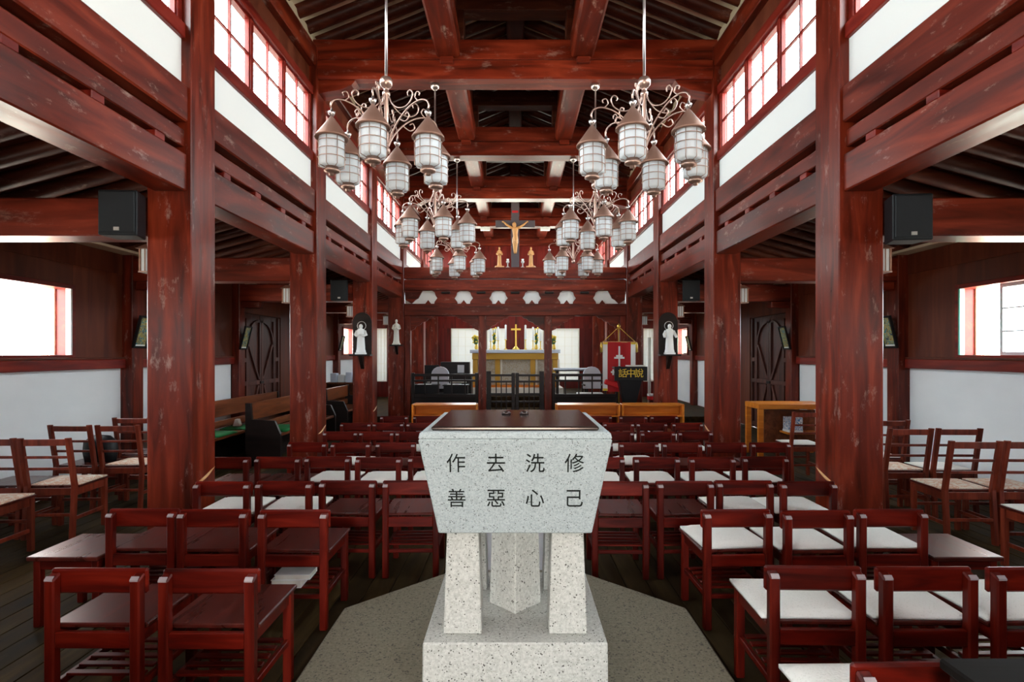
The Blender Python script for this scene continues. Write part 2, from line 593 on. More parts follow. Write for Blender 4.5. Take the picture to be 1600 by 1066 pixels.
# aisle window ranges along Y for each bay
AW = {0: (-0.4, 0.8), 1: (2.4, 3.6), 2: (5.15, 6.42), 3: (8.0, 9.2), 5: (13.6, 14.8), 6: (16.4, 17.6)}
DOOR = (10.35, 12.1)
for s in (-1, 1):
    sd = SIDE[s]
    wall = empty_struct('wall_' + sd, 'brown boarded %s aisle wall above white plaster' % sd)
    X0, X1 = s * XW, s * (XW + 0.16)
    ys = [YF] + [D1 + B * (k - 2) for k in range(0, 8)] + [YB]
    for i in range(len(ys) - 1):
        ya, yb = ys[i], ys[i + 1]
        bay = i - 1
        win = AW.get(bay)
        if bay == 4:
            # door bay: boards beside and above the door
            d0, d1 = DOOR
            box('wall_board', X0, X1, ya, d0, 0, WTOP, 'brownwall', wall)
            box('wall_board', X0, X1, d1, yb, 0, WTOP, 'brownwall', wall)
            box('wall_board', X0, X1, d0, d1, 2.3, WTOP, 'brownwall', wall)
            continue
        if win:
            a, b_ = win
            box('wall_board', X0, X1, ya, a, WZ0, 2.55, 'brownwall', wall)
            box('wall_board', X0, X1, b_, yb, WZ0, 2.55, 'brownwall', wall)
            box('wall_board', X0, X1, a, b_, WZ1, 2.55, 'brownwall', wall)
        else:
            box('wall_board', X0, X1, ya, yb, WZ0, 2.55, 'brownwall', wall)
        box('wall_board', X0 - s * 0.01, X1, ya, yb, 2.55, WTOP, 'brownwall', wall, 0.004)
        box('wall_rail', X0 - s * 0.05, X1, ya, yb, 1.36, 1.475, 'rail', wall, 0.008)
        box('wall_rail', X0 - s * 0.045, X1, ya, yb, 1.475, WZ0, 'brownwall', wall, 0.004)
        box('plaster_panel', X0 + s * 0.02, X1, ya, yb, 0.12, 1.36, 'plaster', wall)
        box('skirting', X0 - s * 0.01, X1, ya, yb, 0, 0.12, 'rail', wall, 0.005)
    for k in range(0, 8):
        yp = D1 + B * (k - 2)
        box('wall_post', X0 - s * 0.13, X1, yp, yp + 0.22, 0, 2.86, 'col', wall, 0.008)
    # pale soffit strip on top of the wall
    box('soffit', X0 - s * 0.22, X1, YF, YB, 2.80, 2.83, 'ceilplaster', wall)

    # windows
    for bay, (a, b_) in AW.items():
        w_ = window_struct('bright aisle window on the %s' % sd)
        fr = 0.05
        boxes('window_frame', [(X0 - s * 0.03, X1 + s * 0.02, a, a + fr, WZ0, WZ1), (X0 - s * 0.03, X1 + s * 0.02, b_ - fr, b_, WZ0, WZ1),
                               (X0 - s * 0.03, X1 + s * 0.02, a + fr, b_ - fr, WZ1 - fr, WZ1), (X0 - s * 0.03, X1 + s * 0.02, a + fr, b_ - fr, WZ0, WZ0 + 0.03)], 'rail', w_, 0.004)
        # painted jamb lining on the outside and a folded shutter
        box('jamb_lining', X1 - s * 0.005, X1 + s * 0.16, b_ - fr - 0.02, b_ - fr + 0.03, WZ0 + 0.03, WZ1 - fr, 'salmon', w_)
        box('jamb_lining', X1 - s * 0.005, X1 + s * 0.16, a + fr - 0.03, a + fr + 0.02, WZ0 + 0.03, WZ1 - fr, 'salmon', w_)
        box('jamb_edge', X0 - s * 0.032, X0 + s * 0.02, b_ - fr - 0.028, b_ - fr - 0.002, WZ0 + 0.03, WZ1 - fr, 'mint' if s > 0 else 'white', w_)
        ym = a + 0.62 * (b_ - a) if s > 0 else a + 0.35 * (b_ - a)
        # sliding sash at the near half
        y0, y1 = a + fr, ym if s > 0 else a + 0.42
        xs = X0 + s * 0.07
        sash = boxes('sash', [(xs, xs + s * 0.03, y0, y0 + 0.035, WZ0 + 0.03, WZ1 - fr), (xs, xs + s * 0.03, y1 - 0.035, y1, WZ0 + 0.03, WZ1 - fr),
                              (xs, xs + s * 0.03, y0 + .035, y1 - .035, WZ0 + 0.03, WZ0 + 0.065), (xs, xs + s * 0.03, y0 + .035, y1 - .035, WZ1 - fr - 0.035, WZ1 - fr),
                              (xs, xs + s * 0.03, y0 + .035, y1 - .035, WZ0 + 0.27, WZ0 + 0.285), (xs, xs + s * 0.03, y0 + .035, y1 - .035, WZ0 + 0.51, WZ0 + 0.525)], 'aluminium', w_, 0.0)
        for (za, zb) in ((WZ0 + .065, WZ0 + .27), (WZ0 + .285, WZ0 + .51), (WZ0 + .525, WZ1 - fr - .035)):
            box('pane', xs + s * 0.012, xs + s * 0.016, y0 + .035, y1 - .035, za, zb, 'glass', sash)
    # arched door with diagonal braces
    d0, d1 = DOOR
    dc = (d0 + d1) / 2
    dr = empty_struct('door_%d' % (1 if s < 0 else 2), 'dark wooden %s aisle door with arched panel and diagonal braces' % sd)
    xd = s * (XW + 0.05)
    box('door_leaf', xd, xd + s * 0.06, d0, dc - 0.004, 0, 2.3, 'doorwood', dr, 0.004)
    box('door_leaf', xd, xd + s * 0.06, dc + 0.004, d1, 0, 2.3, 'doorwood', dr, 0.004)
    xf = xd - s * 0.035

    def bar(name, y0, z0, y1, z1, wd, mat='doorwood'):
        v = Vector((y1 - y0, z1 - z0))
        nrm = Vector((-v.y, v.x)).normalized() * wd / 2
        prism(name, [(y0 + nrm.x, z0 + nrm.y), (y1 + nrm.x, z1 + nrm.y), (y1 - nrm.x, z1 - nrm.y), (y0 - nrm.x, z0 - nrm.y)], 'X', xf, xd, mat, dr)
    for yy in (d0 + 0.05, d0 + 0.28, dc - 0.045, dc + 0.045, d1 - 0.28, d1 - 0.05):
        bar('stile', yy, 0.0, yy, 2.2 if abs(yy - dc) < 0.7 else 2.28, 0.075)
    for zz in (0.08, 0.98, 1.42):
        for (ya, yb) in ((d0 + .09, d0 + .24), (d0 + .32, dc - .085), (dc + .085, d1 - .32), (d1 - .24, d1 - .09)):
            if zz == 1.42 and d0 + .3 < ya < d1 - .3:
                continue
            bar('cross_rail', ya, zz, yb, zz, 0.08)
    for sg in (-1, 1):
        bar('brace', dc + sg * 0.09, 1.04, dc + sg * 0.52, 1.72, 0.055)
        bar('brace', dc + sg * 0.12, 0.92, dc + sg * 0.5, 0.15, 0.055)
        # pointed arch moulding
        prev = None
        for q in range(9):
            tq = q / 8
            p = (dc + sg * 0.56 * math.cos(tq * PI / 2) ** 0.8, 1.68 + 0.5 * math.sin(tq * PI / 2))
            if prev:
                bar('arch_moulding', prev[0], prev[1], p[0], p[1], 0.05)
            prev = p
    boxes('latch', [(xf - s * 0.02, xf, dc - 0.07, dc + 0.07, 0.95, 1.0)], 'black', dr)

# ------------------------------------------------------------------ back wall and entrance wall
bw = empty_struct('wall_back', 'dark red panelled back wall of the sanctuary')
AP = [(-2.1, -1.16), (-0.93, -0.3), (0.3, 0.93), (1.16, 2.1)]
AZ0, AZ1 = 0.62, 2.36
EX = [(-4.6, -4.2), (-3.7, -3.35), (3.35, 3.7), (4.2, 4.6)]
xs = sorted([-XW - .16, XW + .16] + [v for p in AP + EX for v in p])
for i in range(0, len(xs), 2):
    box('wall_board', xs[i], xs[i + 1], YB, YB + 0.16, 0, AZ1, 'redpanel', bw)
box('wall_board', -XW - .16, XW + .16, YB, YB + 0.16, AZ1, 3.05, 'redpanel', bw)
box('wall_board', -2.9, 2.9, YB, YB + 0.16, 4.2, 7.2, 'redpanel', bw)
for (a, b_) in ((-2.9, -2.1), (-.9, -.6), (.6, .9), (2.1, 2.9)):
    box('wall_board', a, b_, YB, YB + 0.16, 3.05, 4.2, 'redpanel', bw)
for (a, b_) in ((-2.1, -.9), (-.6, .6), (.9, 2.1)):
    w_ = window_struct('high gable window in the back wall above the altar')
    boxes('window_frame', [(a, a + .04, YB, YB + .1, 3.05, 4.2), (b_ - .04, b_, YB, YB + .1, 3.05, 4.2), (a + .04, b_ - .04, YB, YB + .1, 3.05, 3.09), (a + .04, b_ - .04, YB, YB + .1, 4.16, 4.2), ((a + b_) / 2 - .015, (a + b_) / 2 + .015, YB + .02, YB + .06, 3.09, 4.16)], 'rail', w_)
    box('pane', a + .04, (a + b_) / 2 - .015, YB + .04, YB + .044, 3.09, 4.16, 'glass', w_)
    box('pane', (a + b_) / 2 + .015, b_ - .04, YB + .04, YB + .044, 3.09, 4.16, 'glass', w_)
for (a, b_) in AP + EX:
    box('wall_board', a, b_, YB, YB + 0.16, 0, AZ0, 'redpanel', bw)
for (a, b_) in AP + EX:
    w_ = window_struct('tall white paper window behind the altar' if abs(a) < 2.5 else 'narrow white window at the far end of the aisle')
    f = 0.03
    boxes('window_frame', [(a, a + f, YB - 0.01, YB + .1, AZ0, AZ1), (b_ - f, b_, YB - 0.01, YB + .1, AZ0, AZ1), (a + f, b_ - f, YB - 0.01, YB + .1, AZ0, AZ0 + f), (a + f, b_ - f, YB - 0.01, YB + .1, AZ1 - f, AZ1)], 'ivory', w_)
    bars = []
    nx = 4
    for q in range(1, nx):
        xx = a + (b_ - a) * q / nx
        bars.append((xx - .005, xx + .005, YB + .02, YB + .04, AZ0 + f, AZ1 - f))
    for q in range(1, 6):
        zz = AZ0 + (AZ1 - AZ0) * q / 6
        bars.append((a + f, b_ - f, YB + .022, YB + .038, zz - .005, zz + .005))
    boxes('lattice', bars, 'ivory', w_)
    box('pane', a + f, b_ - f, YB + .05, YB + .056, AZ0 + f, AZ1 - f, 'paper', w_)
wf = empty_struct('wall_front', 'entrance wall behind the viewer with wide open doorway')
box('wall_board', -XW - .16, -.75, YF - .16, YF, 0, 3.05, 'brownwall', wf)
box('wall_board', 0.75, XW + .16, YF - .16, YF, 0, 3.05, 'brownwall', wf)
box('wall_board', -.75, .75, YF - .16, YF, 2.3, 3.05, 'brownwall', wf)
box('wall_board', -2.9, 2.9, YF - .16, YF, 3.05, 7.2, 'brownwall', wf)

# ------------------------------------------------------------------ columns
for k, yc in enumerate(BAYS):
    for s in (-1, 1):
        vis = k - 2
        where = {-2: 'behind the viewer', -1: 'beside the viewer'}.get(vis)
        nm = ['%s red square column with a loudspeaker, nearest in view' % SIDE[s],
              'second red square column in the %s row, with plain face' % SIDE[s],
              '%s red square column carrying the statue in a dark arched niche' % SIDE[s],
              '%s red square column at the end of the chancel screen' % SIDE[s],
              '%s red square column inside the sanctuary, in front of the last' % SIDE[s],
              '%s red square column against the sanctuary back wall' % SIDE[s]]
        lab = nm[vis] if vis >= 0 else '%s red square column %s' % (SIDE[s], where)
        t = thing('column', lab, 'column', (s * (XI + CW / 2), yc + CW / 2, 0), 0, 'red nave columns')
        arch(t)
        hw = CW / 2
        bk = min(hw, YB - yc - CW / 2)
        prism('shaft', [(-s * hw, 0), (s * hw, 0), (s * hw, 3.6), (-s * (hw - .18), 3.6), (-s * (hw - .18), 5.46), (-s * hw, 5.46)], 'Y', -hw, bk, 'col', t, 0.008)
        # pale worn edge low on the nave face
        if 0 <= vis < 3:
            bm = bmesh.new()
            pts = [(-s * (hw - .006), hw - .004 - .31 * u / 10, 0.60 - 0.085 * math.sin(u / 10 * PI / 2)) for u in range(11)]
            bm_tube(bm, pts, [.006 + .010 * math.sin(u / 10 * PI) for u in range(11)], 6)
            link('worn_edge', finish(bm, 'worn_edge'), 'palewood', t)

# ------------------------------------------------------------------ nave walls above the columns
for s in (-1, 1):
    sd = SIDE[s]
    nw = empty_struct('wall_nave_' + sd, 'row of red beams and white plaster panels above the %s columns' % sd)
    xa = s * 2.555
    xb = s * 2.805
    for i in range(len(BAYS)):
        if i < len(BAYS) - 1:
            ya, yb = BAYS[i] + CW, BAYS[i + 1]
        else:
            continue
        e = 0.002
        box('lower_beam', xa, xb, ya - e, yb + e, 2.81, 3.10, 'beamY', nw, 0.01)
        box('gap_board', s * 2.66, s * 2.70, ya, yb, 3.10, 3.36, 'brownwall', nw)
        for q in range(4):
            yy = ya + (yb - ya) * (q + 0.5) / 4
            box('block', s * 2.57, s * 2.66, yy - 0.055, yy + 0.055, 3.10, 3.155, 'rail', nw, 0.006)
        box('middle_beam', s * 2.575, s * 2.74, ya - e, yb + e, 3.155, 3.29, 'beamY', nw, 0.008)
        box('upper_beam', s * 2.545, s * 2.79, ya - e, yb + e, 3.345, 3.63, 'beamY', nw, 0.012)
        box('plaster_panel', s * 2.60, s * 2.70, ya, yb, 3.63, 4.0, 'cream', nw)
        box('sill_rail', s * 2.565, s * 2.69, ya - e, yb + e, 4.0, 4.12, 'rail', nw, 0.008)
        box('head_rail', s * 2.565, s * 2.69, ya - e, yb + e, 4.84, 4.95, 'rail', nw, 0.008)
        box('frieze_board', s * 2.62, s * 2.72, ya - e, yb + e, 4.95, 5.2, 'brownwall', nw)
        box('wall_plate', s * 2.53, s * 2.8, ya - e, yb + e, 5.2, 5.46, 'beamY', nw, 0.012)
        # window: three sashes of four panes
        w_ = window_struct('clerestory window of three four-pane sashes on the %s, bay %s' % (sd, ORD[i] if i < 9 else ''))
        wd = (yb - ya)
        post = 0.06
        n3 = 3
        sw = (wd - post * (n3 + 1)) / n3
        for q in range(n3 + 1):
            y0 = ya + q * (sw + post)
            box('mullion', s * 2.59, s * 2.66, y0, y0 + post, 4.12, 4.84, 'rail', w_, 0.005)
        for q in range(n3):
            y0 = ya + post + q * (sw + post)
            y1 = y0 + sw
            z0, z1 = 4.12, 4.84
            zc, yc2 = (z0 + z1) / 2, (y0 + y1) / 2
            f = 0.02
            xs0, xs1 = s * 2.605, s * 2.63
            sash = boxes('sash', [(xs0, xs1, y0, y0 + f, z0, z1), (xs0, xs1, y1 - f, y1, z0, z1), (xs0, xs1, y0 + f, y1 - f, z0, z0 + f), (xs0, xs1, y0 + f, y1 - f, z1 - f, z1),
                                  (xs0, xs1, yc2 - .01, yc2 + .01, z0 + f, z1 - f), (xs0, xs1, y0 + f, yc2 - .01, zc - .01, zc + .01), (xs0, xs1, yc2 + .01, y1 - f, zc - .01, zc + .01)], 'rail', w_)
            for (pa, pb) in ((y0 + f, yc2 - .01), (yc2 + .01, y1 - f)):
                for (pz, qz) in ((z0 + f, zc - .01), (zc + .01, z1 - f)):
                    box('pane', s * 2.616, s * 2.62, pa, pb, pz, qz, 'glass', sash)

# ------------------------------------------------------------------ ceilings
cn = empty_struct('ceiling', 'open timber roof of dark rafters with pale plaster between')
SL = (6.62 - 5.56) / 2.62


def zroof(x):
    return 5.56 + (2.62 - abs(x)) * SL


for s in (-1, 1):
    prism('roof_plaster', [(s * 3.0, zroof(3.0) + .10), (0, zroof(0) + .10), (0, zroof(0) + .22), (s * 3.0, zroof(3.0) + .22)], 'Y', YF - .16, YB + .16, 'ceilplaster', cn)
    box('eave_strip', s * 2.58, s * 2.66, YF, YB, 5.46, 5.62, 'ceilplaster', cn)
    raf = None
    L0, L1 = Vector((s * 2.95, 0, zroof(2.95) + .08)), Vector((0, 0, zroof(0) + .08))
    yy = YF + 0.15
    while yy < YB - 0.05:
        if raf is None:
            bm = bmesh.new()
            bm_tube(bm, [L0, L1], 0.092, 10, cap=False)
            me = finish(bm, 'rafter', True)
            me.materials.append(MATS['rafter'])
            raf = me
        o = bpy.data.objects.new('rafter', raf)
        COL.objects.link(o)
        o.parent = cn
        o.location = (0, yy, 0)
        yy += 0.345 + random.uniform(-.012, .012)
# purlins and ridge, butting between the cross beams
for i in range(len(BAYS)):
    ya = BAYS[i] + CW
    yb = BAYS[i + 1] if i < len(BAYS) - 1 else YB
    for s in (-1, 1):
        box('purlin', s * 0.70, s * 1.0, ya, yb, 5.30, 5.62, 'beamY', cn, 0.03)
        box('purlin', s * 0.74, s * 0.96, ya, yb, 5.66, 6.2, 'rafter', cn, 0.01)
    box('ridge_beam', -0.13, 0.13, ya, yb, 6.2, 6.5, 'ridge', cn, 0.02)
for i, yc in enumerate(BAYS):
    lab = ['behind the viewer', 'over the viewer', 'over the nearest lanterns, just above the picture', 'first across the nave in view', 'second across the nave in view', 'third across the nave in view, over the screen',
           'fourth across the nave, behind the crucifix', 'last across the nave, low behind the crucifix'][i]
    t = thing('tie_beam', 'heavy red timber tie beam %s' % lab, 'beam', (0, yc, 0), 0, 'nave tie beams')
    arch(t)
    y1 = min(CW, YB - yc)
    box('lower_timber', -2.54, 2.54, 0.0, y1, 5.05, 5.30, 'beamX', t, 0.025)
    box('upper_timber', -2.6, 2.6, 0.02, y1 - .02, 5.30, 5.56, 'beamX', t, 0.012)
    for s in (-1, 1):
        prism('end_bracket', [(s * 2.53, 5.05), (s * 2.05, 5.05), (s * 2.1, 4.99), (s * 2.25, 4.93), (s * 2.53, 4.88)], 'Y', 0.06, max(y1 - .06, .1), 'beamX', t)
        box('king_block', s * .66, s * 1.04, 0.03, y1 - .03, 5.56, 5.95, 'rafter', t, 0.01)
        box('nose', s * .78, s * .95, -0.07, 0.0, 5.22, 5.30, 'beamX', t, 0.01)
    box('collar', -1.0, 1.0, 0.05, y1 - .05, 5.95, 6.2, 'rafter', t, 0.01)

# aisle ceilings
for s in (-1, 1):
    ca = empty_struct('ceiling_aisle_' + SIDE[s], 'dark raftered lean-to ceiling over the %s aisle' % SIDE[s])
    za, zb = 3.55, 2.86
    xa, xb = s * 2.70, s * 5.25
    prism('roof_plaster', [(xa, za + .09), (xb, zb + .09), (xb, zb + .2), (xa, za + .2)], 'Y', YF - .16, YB + .16, 'rafter', ca)
    bm = bmesh.new()
    bm_tube(bm, [(xa, 0, za + .03), (xb, 0, zb + .03)], 0.075, 8, cap=False)
    me = finish(bm, 'rafter', True)
    me.materials.append(MATS['rafter'])
    yy = YF + .1
    while yy < YB - .05:
        o = bpy.data.objects.new('rafter', me)
        COL.objects.link(o)
        o.parent = ca
        o.location = (0, yy, 0)
        yy += 0.36
    for k, yc in enumerate(BAYS):
        if yc > 18:
            continue
        lab = ['behind the viewer', 'beside the viewer', 'holding the nearest loudspeaker', 'beyond the nearest column', 'beside the statue niche', 'level with the chancel screen', 'beside the sanctuary'][k]
        t = thing('aisle_beam', '%s aisle cross beam of red timber %s' % (SIDE[s], lab), 'beam', (0, yc, 0), 0, 'aisle cross beams')
        arch(t)
        box('timber', s * 2.86, s * 5.0, 0.02, 0.30, 2.47, 2.77, 'beamX', t, 0.012)
        box('wall_block', s * 4.55, s * 4.87, 0.06, 0.26, 2.36, 2.47, 'beamX', t, 0.01)

# ------------------------------------------------------------------ stone font
pl = [(0.943 * a, 2.73 + 0.943 * b_) for a, b_ in ((1, -.414), (1, .414), (.414, 1), (-.414, 1), (-1, .414), (-1, -.414), (-.414, -1), (.414, -1))]
o = prism('stone_platform', pl, 'Z', 0.0, 0.15, 'plinthstone', None, 0.01)
tag(o, 'low octagonal grey stone platform under the font', 'platform')
ft = thing('baptismal_font', 'white granite baptismal font with carved characters on four stone legs', 'font', (0, 2.73, 0.15))
frustum('base_slab', (-.385, .385, -.385, .385), 0.0, (-.383, .383, -.383, .383), 0.20, 'granite', ft, 0.006)
for sx in (-1, 1):
    for sy in (-1, 1):
        cx, cy = sx * 0.225, sy * 0.225
        frustum('leg', (cx - .082, cx + .082, cy - .082, cy + .082), 0.20, (cx - .068, cx + .068, cy - .068, cy + .068), 0.636, 'granite', ft, 0.004)
bm = bmesh.new()
ring = []
for zz, rr in ((0.20, 0.125), (0.64, 0.112)):
    ring.append([bm.verts.new((rr * math.cos(-PI / 2 + k * PI / 2), rr * math.sin(-PI / 2 + k * PI / 2), zz)) for k in range(4)])
for k in range(4):
    bm.faces.new((ring[0][k], ring[0][(k + 1) % 4], ring[1][(k + 1) % 4], ring[1][k]))
bm.faces.new(ring[0])
bm.faces.new(ring[1])
bmesh.ops.bevel(bm, geom=list(bm.edges), offset=0.004, segments=1, affect='EDGES')
link('centre_pillar', finish(bm, 'centre_pillar'), 'granite', ft)
bowl = frustum('bowl', (-.325, .325, -.325, .325), 0.636, (-.40, .40, -.40, .40), 1.045, 'granitegrey', ft, 0.005)
frustum('bowl_rim', (-.40, .40, -.40, .40), 1.045, (-.393, .393, -.393, .393), 1.075, 'granitegrey', ft, 0.006)
lid = box('lid', -.352, .352, -.352, .352, 1.075, 1.093, 'bronze', ft, 0.006)
for sx in (-1, 1):
    lathe('lid_knob', [(0.0, 1.093), (0.022, 1.093), (0.024, 1.10), (0.014, 1.108), (0.0, 1.11)], 'bronze', lid, 10, cx=sx * 0.045, cy=0.12)
# characters cut into the sloping front
slope = math.atan2(0.075, 0.409)


def text_mesh(name, body, size, ext, mat, parent, loc, rot, squeeze=1.0):
    cu = bpy.data.curves.new(name, 'FONT')
    cu.body = body
    cu.size = size
    cu.align_x = 'CENTER'
    cu.align_y = 'CENTER'
    cu.extrude = ext
    cu.offset = 0.0
    tmp = bpy.data.objects.new(name + '_tmp', cu)
    COL.objects.link(tmp)
    dg = bpy.context.evaluated_depsgraph_get()
    me = bpy.data.meshes.new_from_object(tmp.evaluated_get(dg))
    bpy.data.objects.remove(tmp)
    bpy.data.curves.remove(cu)
    me.materials.clear()
    me.materials.append(MATS[mat])
    o = link(name, me, None, parent)
    o.location = loc
    o.rotation_euler = rot
    o.scale = (squeeze, 1, 1)
    return o


rows = ['作去洗修', '善惡心己']
for ri, zc in enumerate((1.089 - .15, 0.937 - .15)):
    for ci, ch in enumerate(rows[ri]):
        xx = (-0.245, -0.08, 0.082, 0.245)[ci]
        yfr = -(0.325 + 0.075 * (zc - 0.636) / 0.409)
        text_mesh('character', ch, 0.088, 0.0015, 'inscription', bowl, (xx, yfr - 0.0005, zc), (PI / 2 + slope, 0, 0), 0.95)
# cloth covered stand behind the font
cs = thing('cloth_stand', 'small stand under a bluish white cloth behind the font legs', 'stand', (0, 3.86, 0))
frustum('cloth', (-.30, .30, -.12, .12), 0.08, (-.27, .27, -.1, .1), 0.80, 'whitecloth', cs, 0.01)
for sx in (-1, 1):
    for sy in (-1, 1):
        box('leg', sx * .24 - .02, sx * .24 + .02, sy * .08 - .02, sy * .08 + .02, 0, 0.1, 'chairZ', cs)

# ------------------------------------------------------------------ low-backed chairs
def make_chair():
    t = thing('low_back_chair', 'x', 'chair', (0, 0, 0), 0, 'low-backed red chairs in rows')
    for s in (-1, 1):
        xc = s * 0.173
        bm = bmesh.new()
        vs = bm_box(bm, xc - .021, xc + .021, 0, 0.042, 0, 0.652, 0.0)
        for v in vs:
            if v.co.z > .6 and v.co.y < 0.02:
                v.co.z -= 0.02
        bmesh.ops.bevel(bm, geom=list(bm.edges), offset=0.006, segments=1, affect='EDGES')
        pp = link('back_post', finish(bm, 'back_post'), 'chairZ', t)
        prism('glare_tip', [(-.0008, .629), (-.0008, .634), (.011, .645), (.011, .6462), (-.002, .635), (-.002, .629)], 'X', xc - .0165, xc + .0165, 'glaretip', pp)  # glare on the slanted post top, painted as a pale strip
        box('front_leg', xc - .02, xc + .02, 0.385, 0.425, 0, 0.42, 'chairZ', t, 0.004)
        box('side_apron', xc - .011, xc + .011, 0.042, 0.385, 0.365, 0.42, 'chair', t, 0.003)
        box('side_stretcher', xc - .011, xc + .011, 0.042, 0.385, 0.175, 0.205, 'chair', t, 0.003)
    box('top_rail', -.199, .199, 0.042, 0.066, 0.562, 0.664, 'chair', t, 0.008)
    box('rear_apron', -.152, .152, 0.006, 0.03, 0.355, 0.42, 'chair', t, 0.003)
    box('front_apron', -.152, .152, 0.395, 0.417, 0.365, 0.42, 'chair', t, 0.003)
    box('rear_stretcher', -.152, .152, 0.01, 0.03, 0.175, 0.2, 'chair', t, 0.003)
    box('seat', -.199, .199, 0.046, 0.45, 0.42, 0.44, 'seatwood', t, 0.005)
    for q in range(5):
        yy = 0.075 + q * 0.068
        box('shelf_slat', -.162, .162, yy, yy + 0.034, 0.205, 0.217, 'chair', t, 0.003)
    return t


def cushion_mesh(w_, d, h, name='cushion', mat='cushion'):
    bm = bmesh.new()
    n = 8
    top, bot = [], []
    for i in range(n + 1):
        a, b_ = [], []
        for j in range(n + 1):
            u, v = 2 * i / n - 1, 2 * j / n - 1
            e = (1 - abs(u) ** 4) * (1 - abs(v) ** 4)
            sh = h * 0.28 * math.sin(3 * u + 2) * math.cos(2.5 * v)
            a.append(bm.verts.new((u * w_ / 2, v * d / 2, h * 0.35 + h * 0.65 * e ** 0.5 + sh * e)))
            b_.append(bm.verts.new((u * w_ / 2, v * d / 2, 0.0)))
        top.append(a)
        bot.append(b_)
    for i in range(n):
        for j in range(n):
            bm.faces.new((top[i][j], top[i + 1][j], top[i + 1][j + 1], top[i][j + 1]))
            bm.faces.new((bot[i][j], bot[i][j + 1], bot[i + 1][j + 1], bot[i + 1][j]))
    for i in range(n):
        bm.faces.new((top[i][0], bot[i][0], bot[i + 1][0], top[i + 1][0]))
        bm.faces.new((top[i + 1][n], bot[i + 1][n], bot[i][n], top[i][n]))
        bm.faces.new((top[0][i + 1], bot[0][i + 1], bot[0][i], top[0][i]))
        bm.faces.new((top[n][i], bot[n][i], bot[n][i + 1], top[n][i + 1]))
    me = finish(bm, name, True)
    me.materials.append(MATS[mat])
    return me


CUSH = cushion_mesh(0.395, 0.39, 0.036)
# rows: distance of the chair backs, then (x centre, has cushion) for left and right of the font
ROWS = [
    (2.30, [(-1.246, 0), (-1.71, 0)], [(1.236, 1), (1.69, 1), (2.147, 1)]),
    (3.16, [(-1.245, 0), (-1.70, 0), (-2.11, 0)], [(1.25, 1), (1.69, 1), (2.12, 1)]),
    (3.88, [(-.72, 0), (-1.16, 0), (-1.59, 1), (-2.01, 1)], [(.72, 0), (1.17, 0), (1.585, 1), (2.01, 1)]),
    (4.80, [(-.72, 1), (-1.16, 1), (-1.60, 1), (-2.02, 0), (-2.45, 0)], [(.73, 1), (1.2, 1), (1.67, 1), (2.13, 1)]),
    (5.58, [(-.73, 0), (-1.18, 0), (-1.62, 1), (-2.06, 0)], [(.77, 1), (1.22, 1), (1.645, 0), (2.08, 0), (2.52, 0)]),
    (6.36, [(-.73, 0), (-1.15, 1), (-1.56, 0), (-1.97, 0)], [(.72, 1), (1.14, 1), (1.60, 1), (2.03, 1)]),
    (7.16, [(-.75, 0), (-1.18, 1), (-1.61, 0), (-2.02, 0)], [(.87, 1), (1.31, 1), (1.73, 1), (2.18, 1)]),
    (7.96, [(-.80, 0), (-1.24, 0), (-1.70, 0)], [(.73, 0), (1.17, 0), (1.66, 0), (2.1, 0)]),
]
RN = ['nearest row', 'second row back', 'third row back', 'fourth row back', 'fifth row back', 'sixth row back', 'seventh row back', 'last row']
AN = ['beside the aisle', 'second from the aisle', 'third from the aisle', 'fourth from the aisle', 'fifth from the aisle']
proto = make_chair()
used = [False]


def put_chair(x, y, rz, lab):
    if not used[0]:
        t = proto
        used[0] = True
    else:
        t = copy_tree(proto)
    t.location = (x, y, 0)
    t.rotation_euler = (0, 0, rz)
    t['label'] = lab
    return t


def put_cushion(x, y, rz, lab, z=0.4405, me=CUSH, dy=0.252):
    o = bpy.data.objects.new('seat_cushion', me)
    COL.objects.link(o)
    o.location = (x - math.sin(rz) * dy, y + math.cos(rz) * dy, z)
    o.rotation_euler = (0, 0, rz + random.uniform(-.05, .05))
    o.scale = (random.uniform(.97, 1.02), random.uniform(.97, 1.03), random.uniform(.85, 1.15))
    tag(o, lab, 'cushion', 'seat cushions')


for ri, (yy, L, R) in enumerate(ROWS):
    for s, lst in ((-1, L), (1, R)):
        for ci, (xx, cu) in enumerate(lst):
            rz = random.uniform(-.03, .03)
            y = yy + random.uniform(-.02, .02) + (0.012 * ci if ri == 1 and s < 0 else 0)
            pos = '%s of the font, %s, %s' % (SIDE[s], RN[ri], AN[ci])
            put_chair(xx, y, rz, ('cushioned' if cu else 'bare') + ' red chair ' + pos)
            if cu:
                put_cushion(xx + random.uniform(-.012, .012), y, rz, 'white seat cushion ' + pos)
# chairs at the very bottom edge of the picture
put_chair(1.16, 1.575, 0.02, 'red chair mostly cut off at the bottom edge beside the dark table')
put_cushion(1.13, 1.56, 0.02, 'white cushion cut off by the bottom edge, left of the dark table')
put_chair(1.62, 1.575, -0.02, 'red chair hidden under the dark table in the bottom corner')
put_cushion(1.62, 1.57, -0.02, 'white cushion peeking out behind the dark table in the bottom corner')

for (x, y) in ((-1.2, 1.36), (-1.66, 1.36), (-2.1, 1.36), (2.08, 1.36), (-1.2, .55), (-1.66, .55)):  # unseen chairs added to shade the lower part of the nearest row
    put_chair(x, y, 0.0, 'unseen red chair just below the picture, %s of the font, %s, at %s' % (SIDE[1 if x > 0 else -1], 'nearer row' if y > 1 else 'row behind', {1.2: 'the aisle', 1.66: 'second place', 2.1: 'third place', 2.08: 'the far end', 1.3: 'the aisle', 1.75: 'second place'}[abs(x)]))
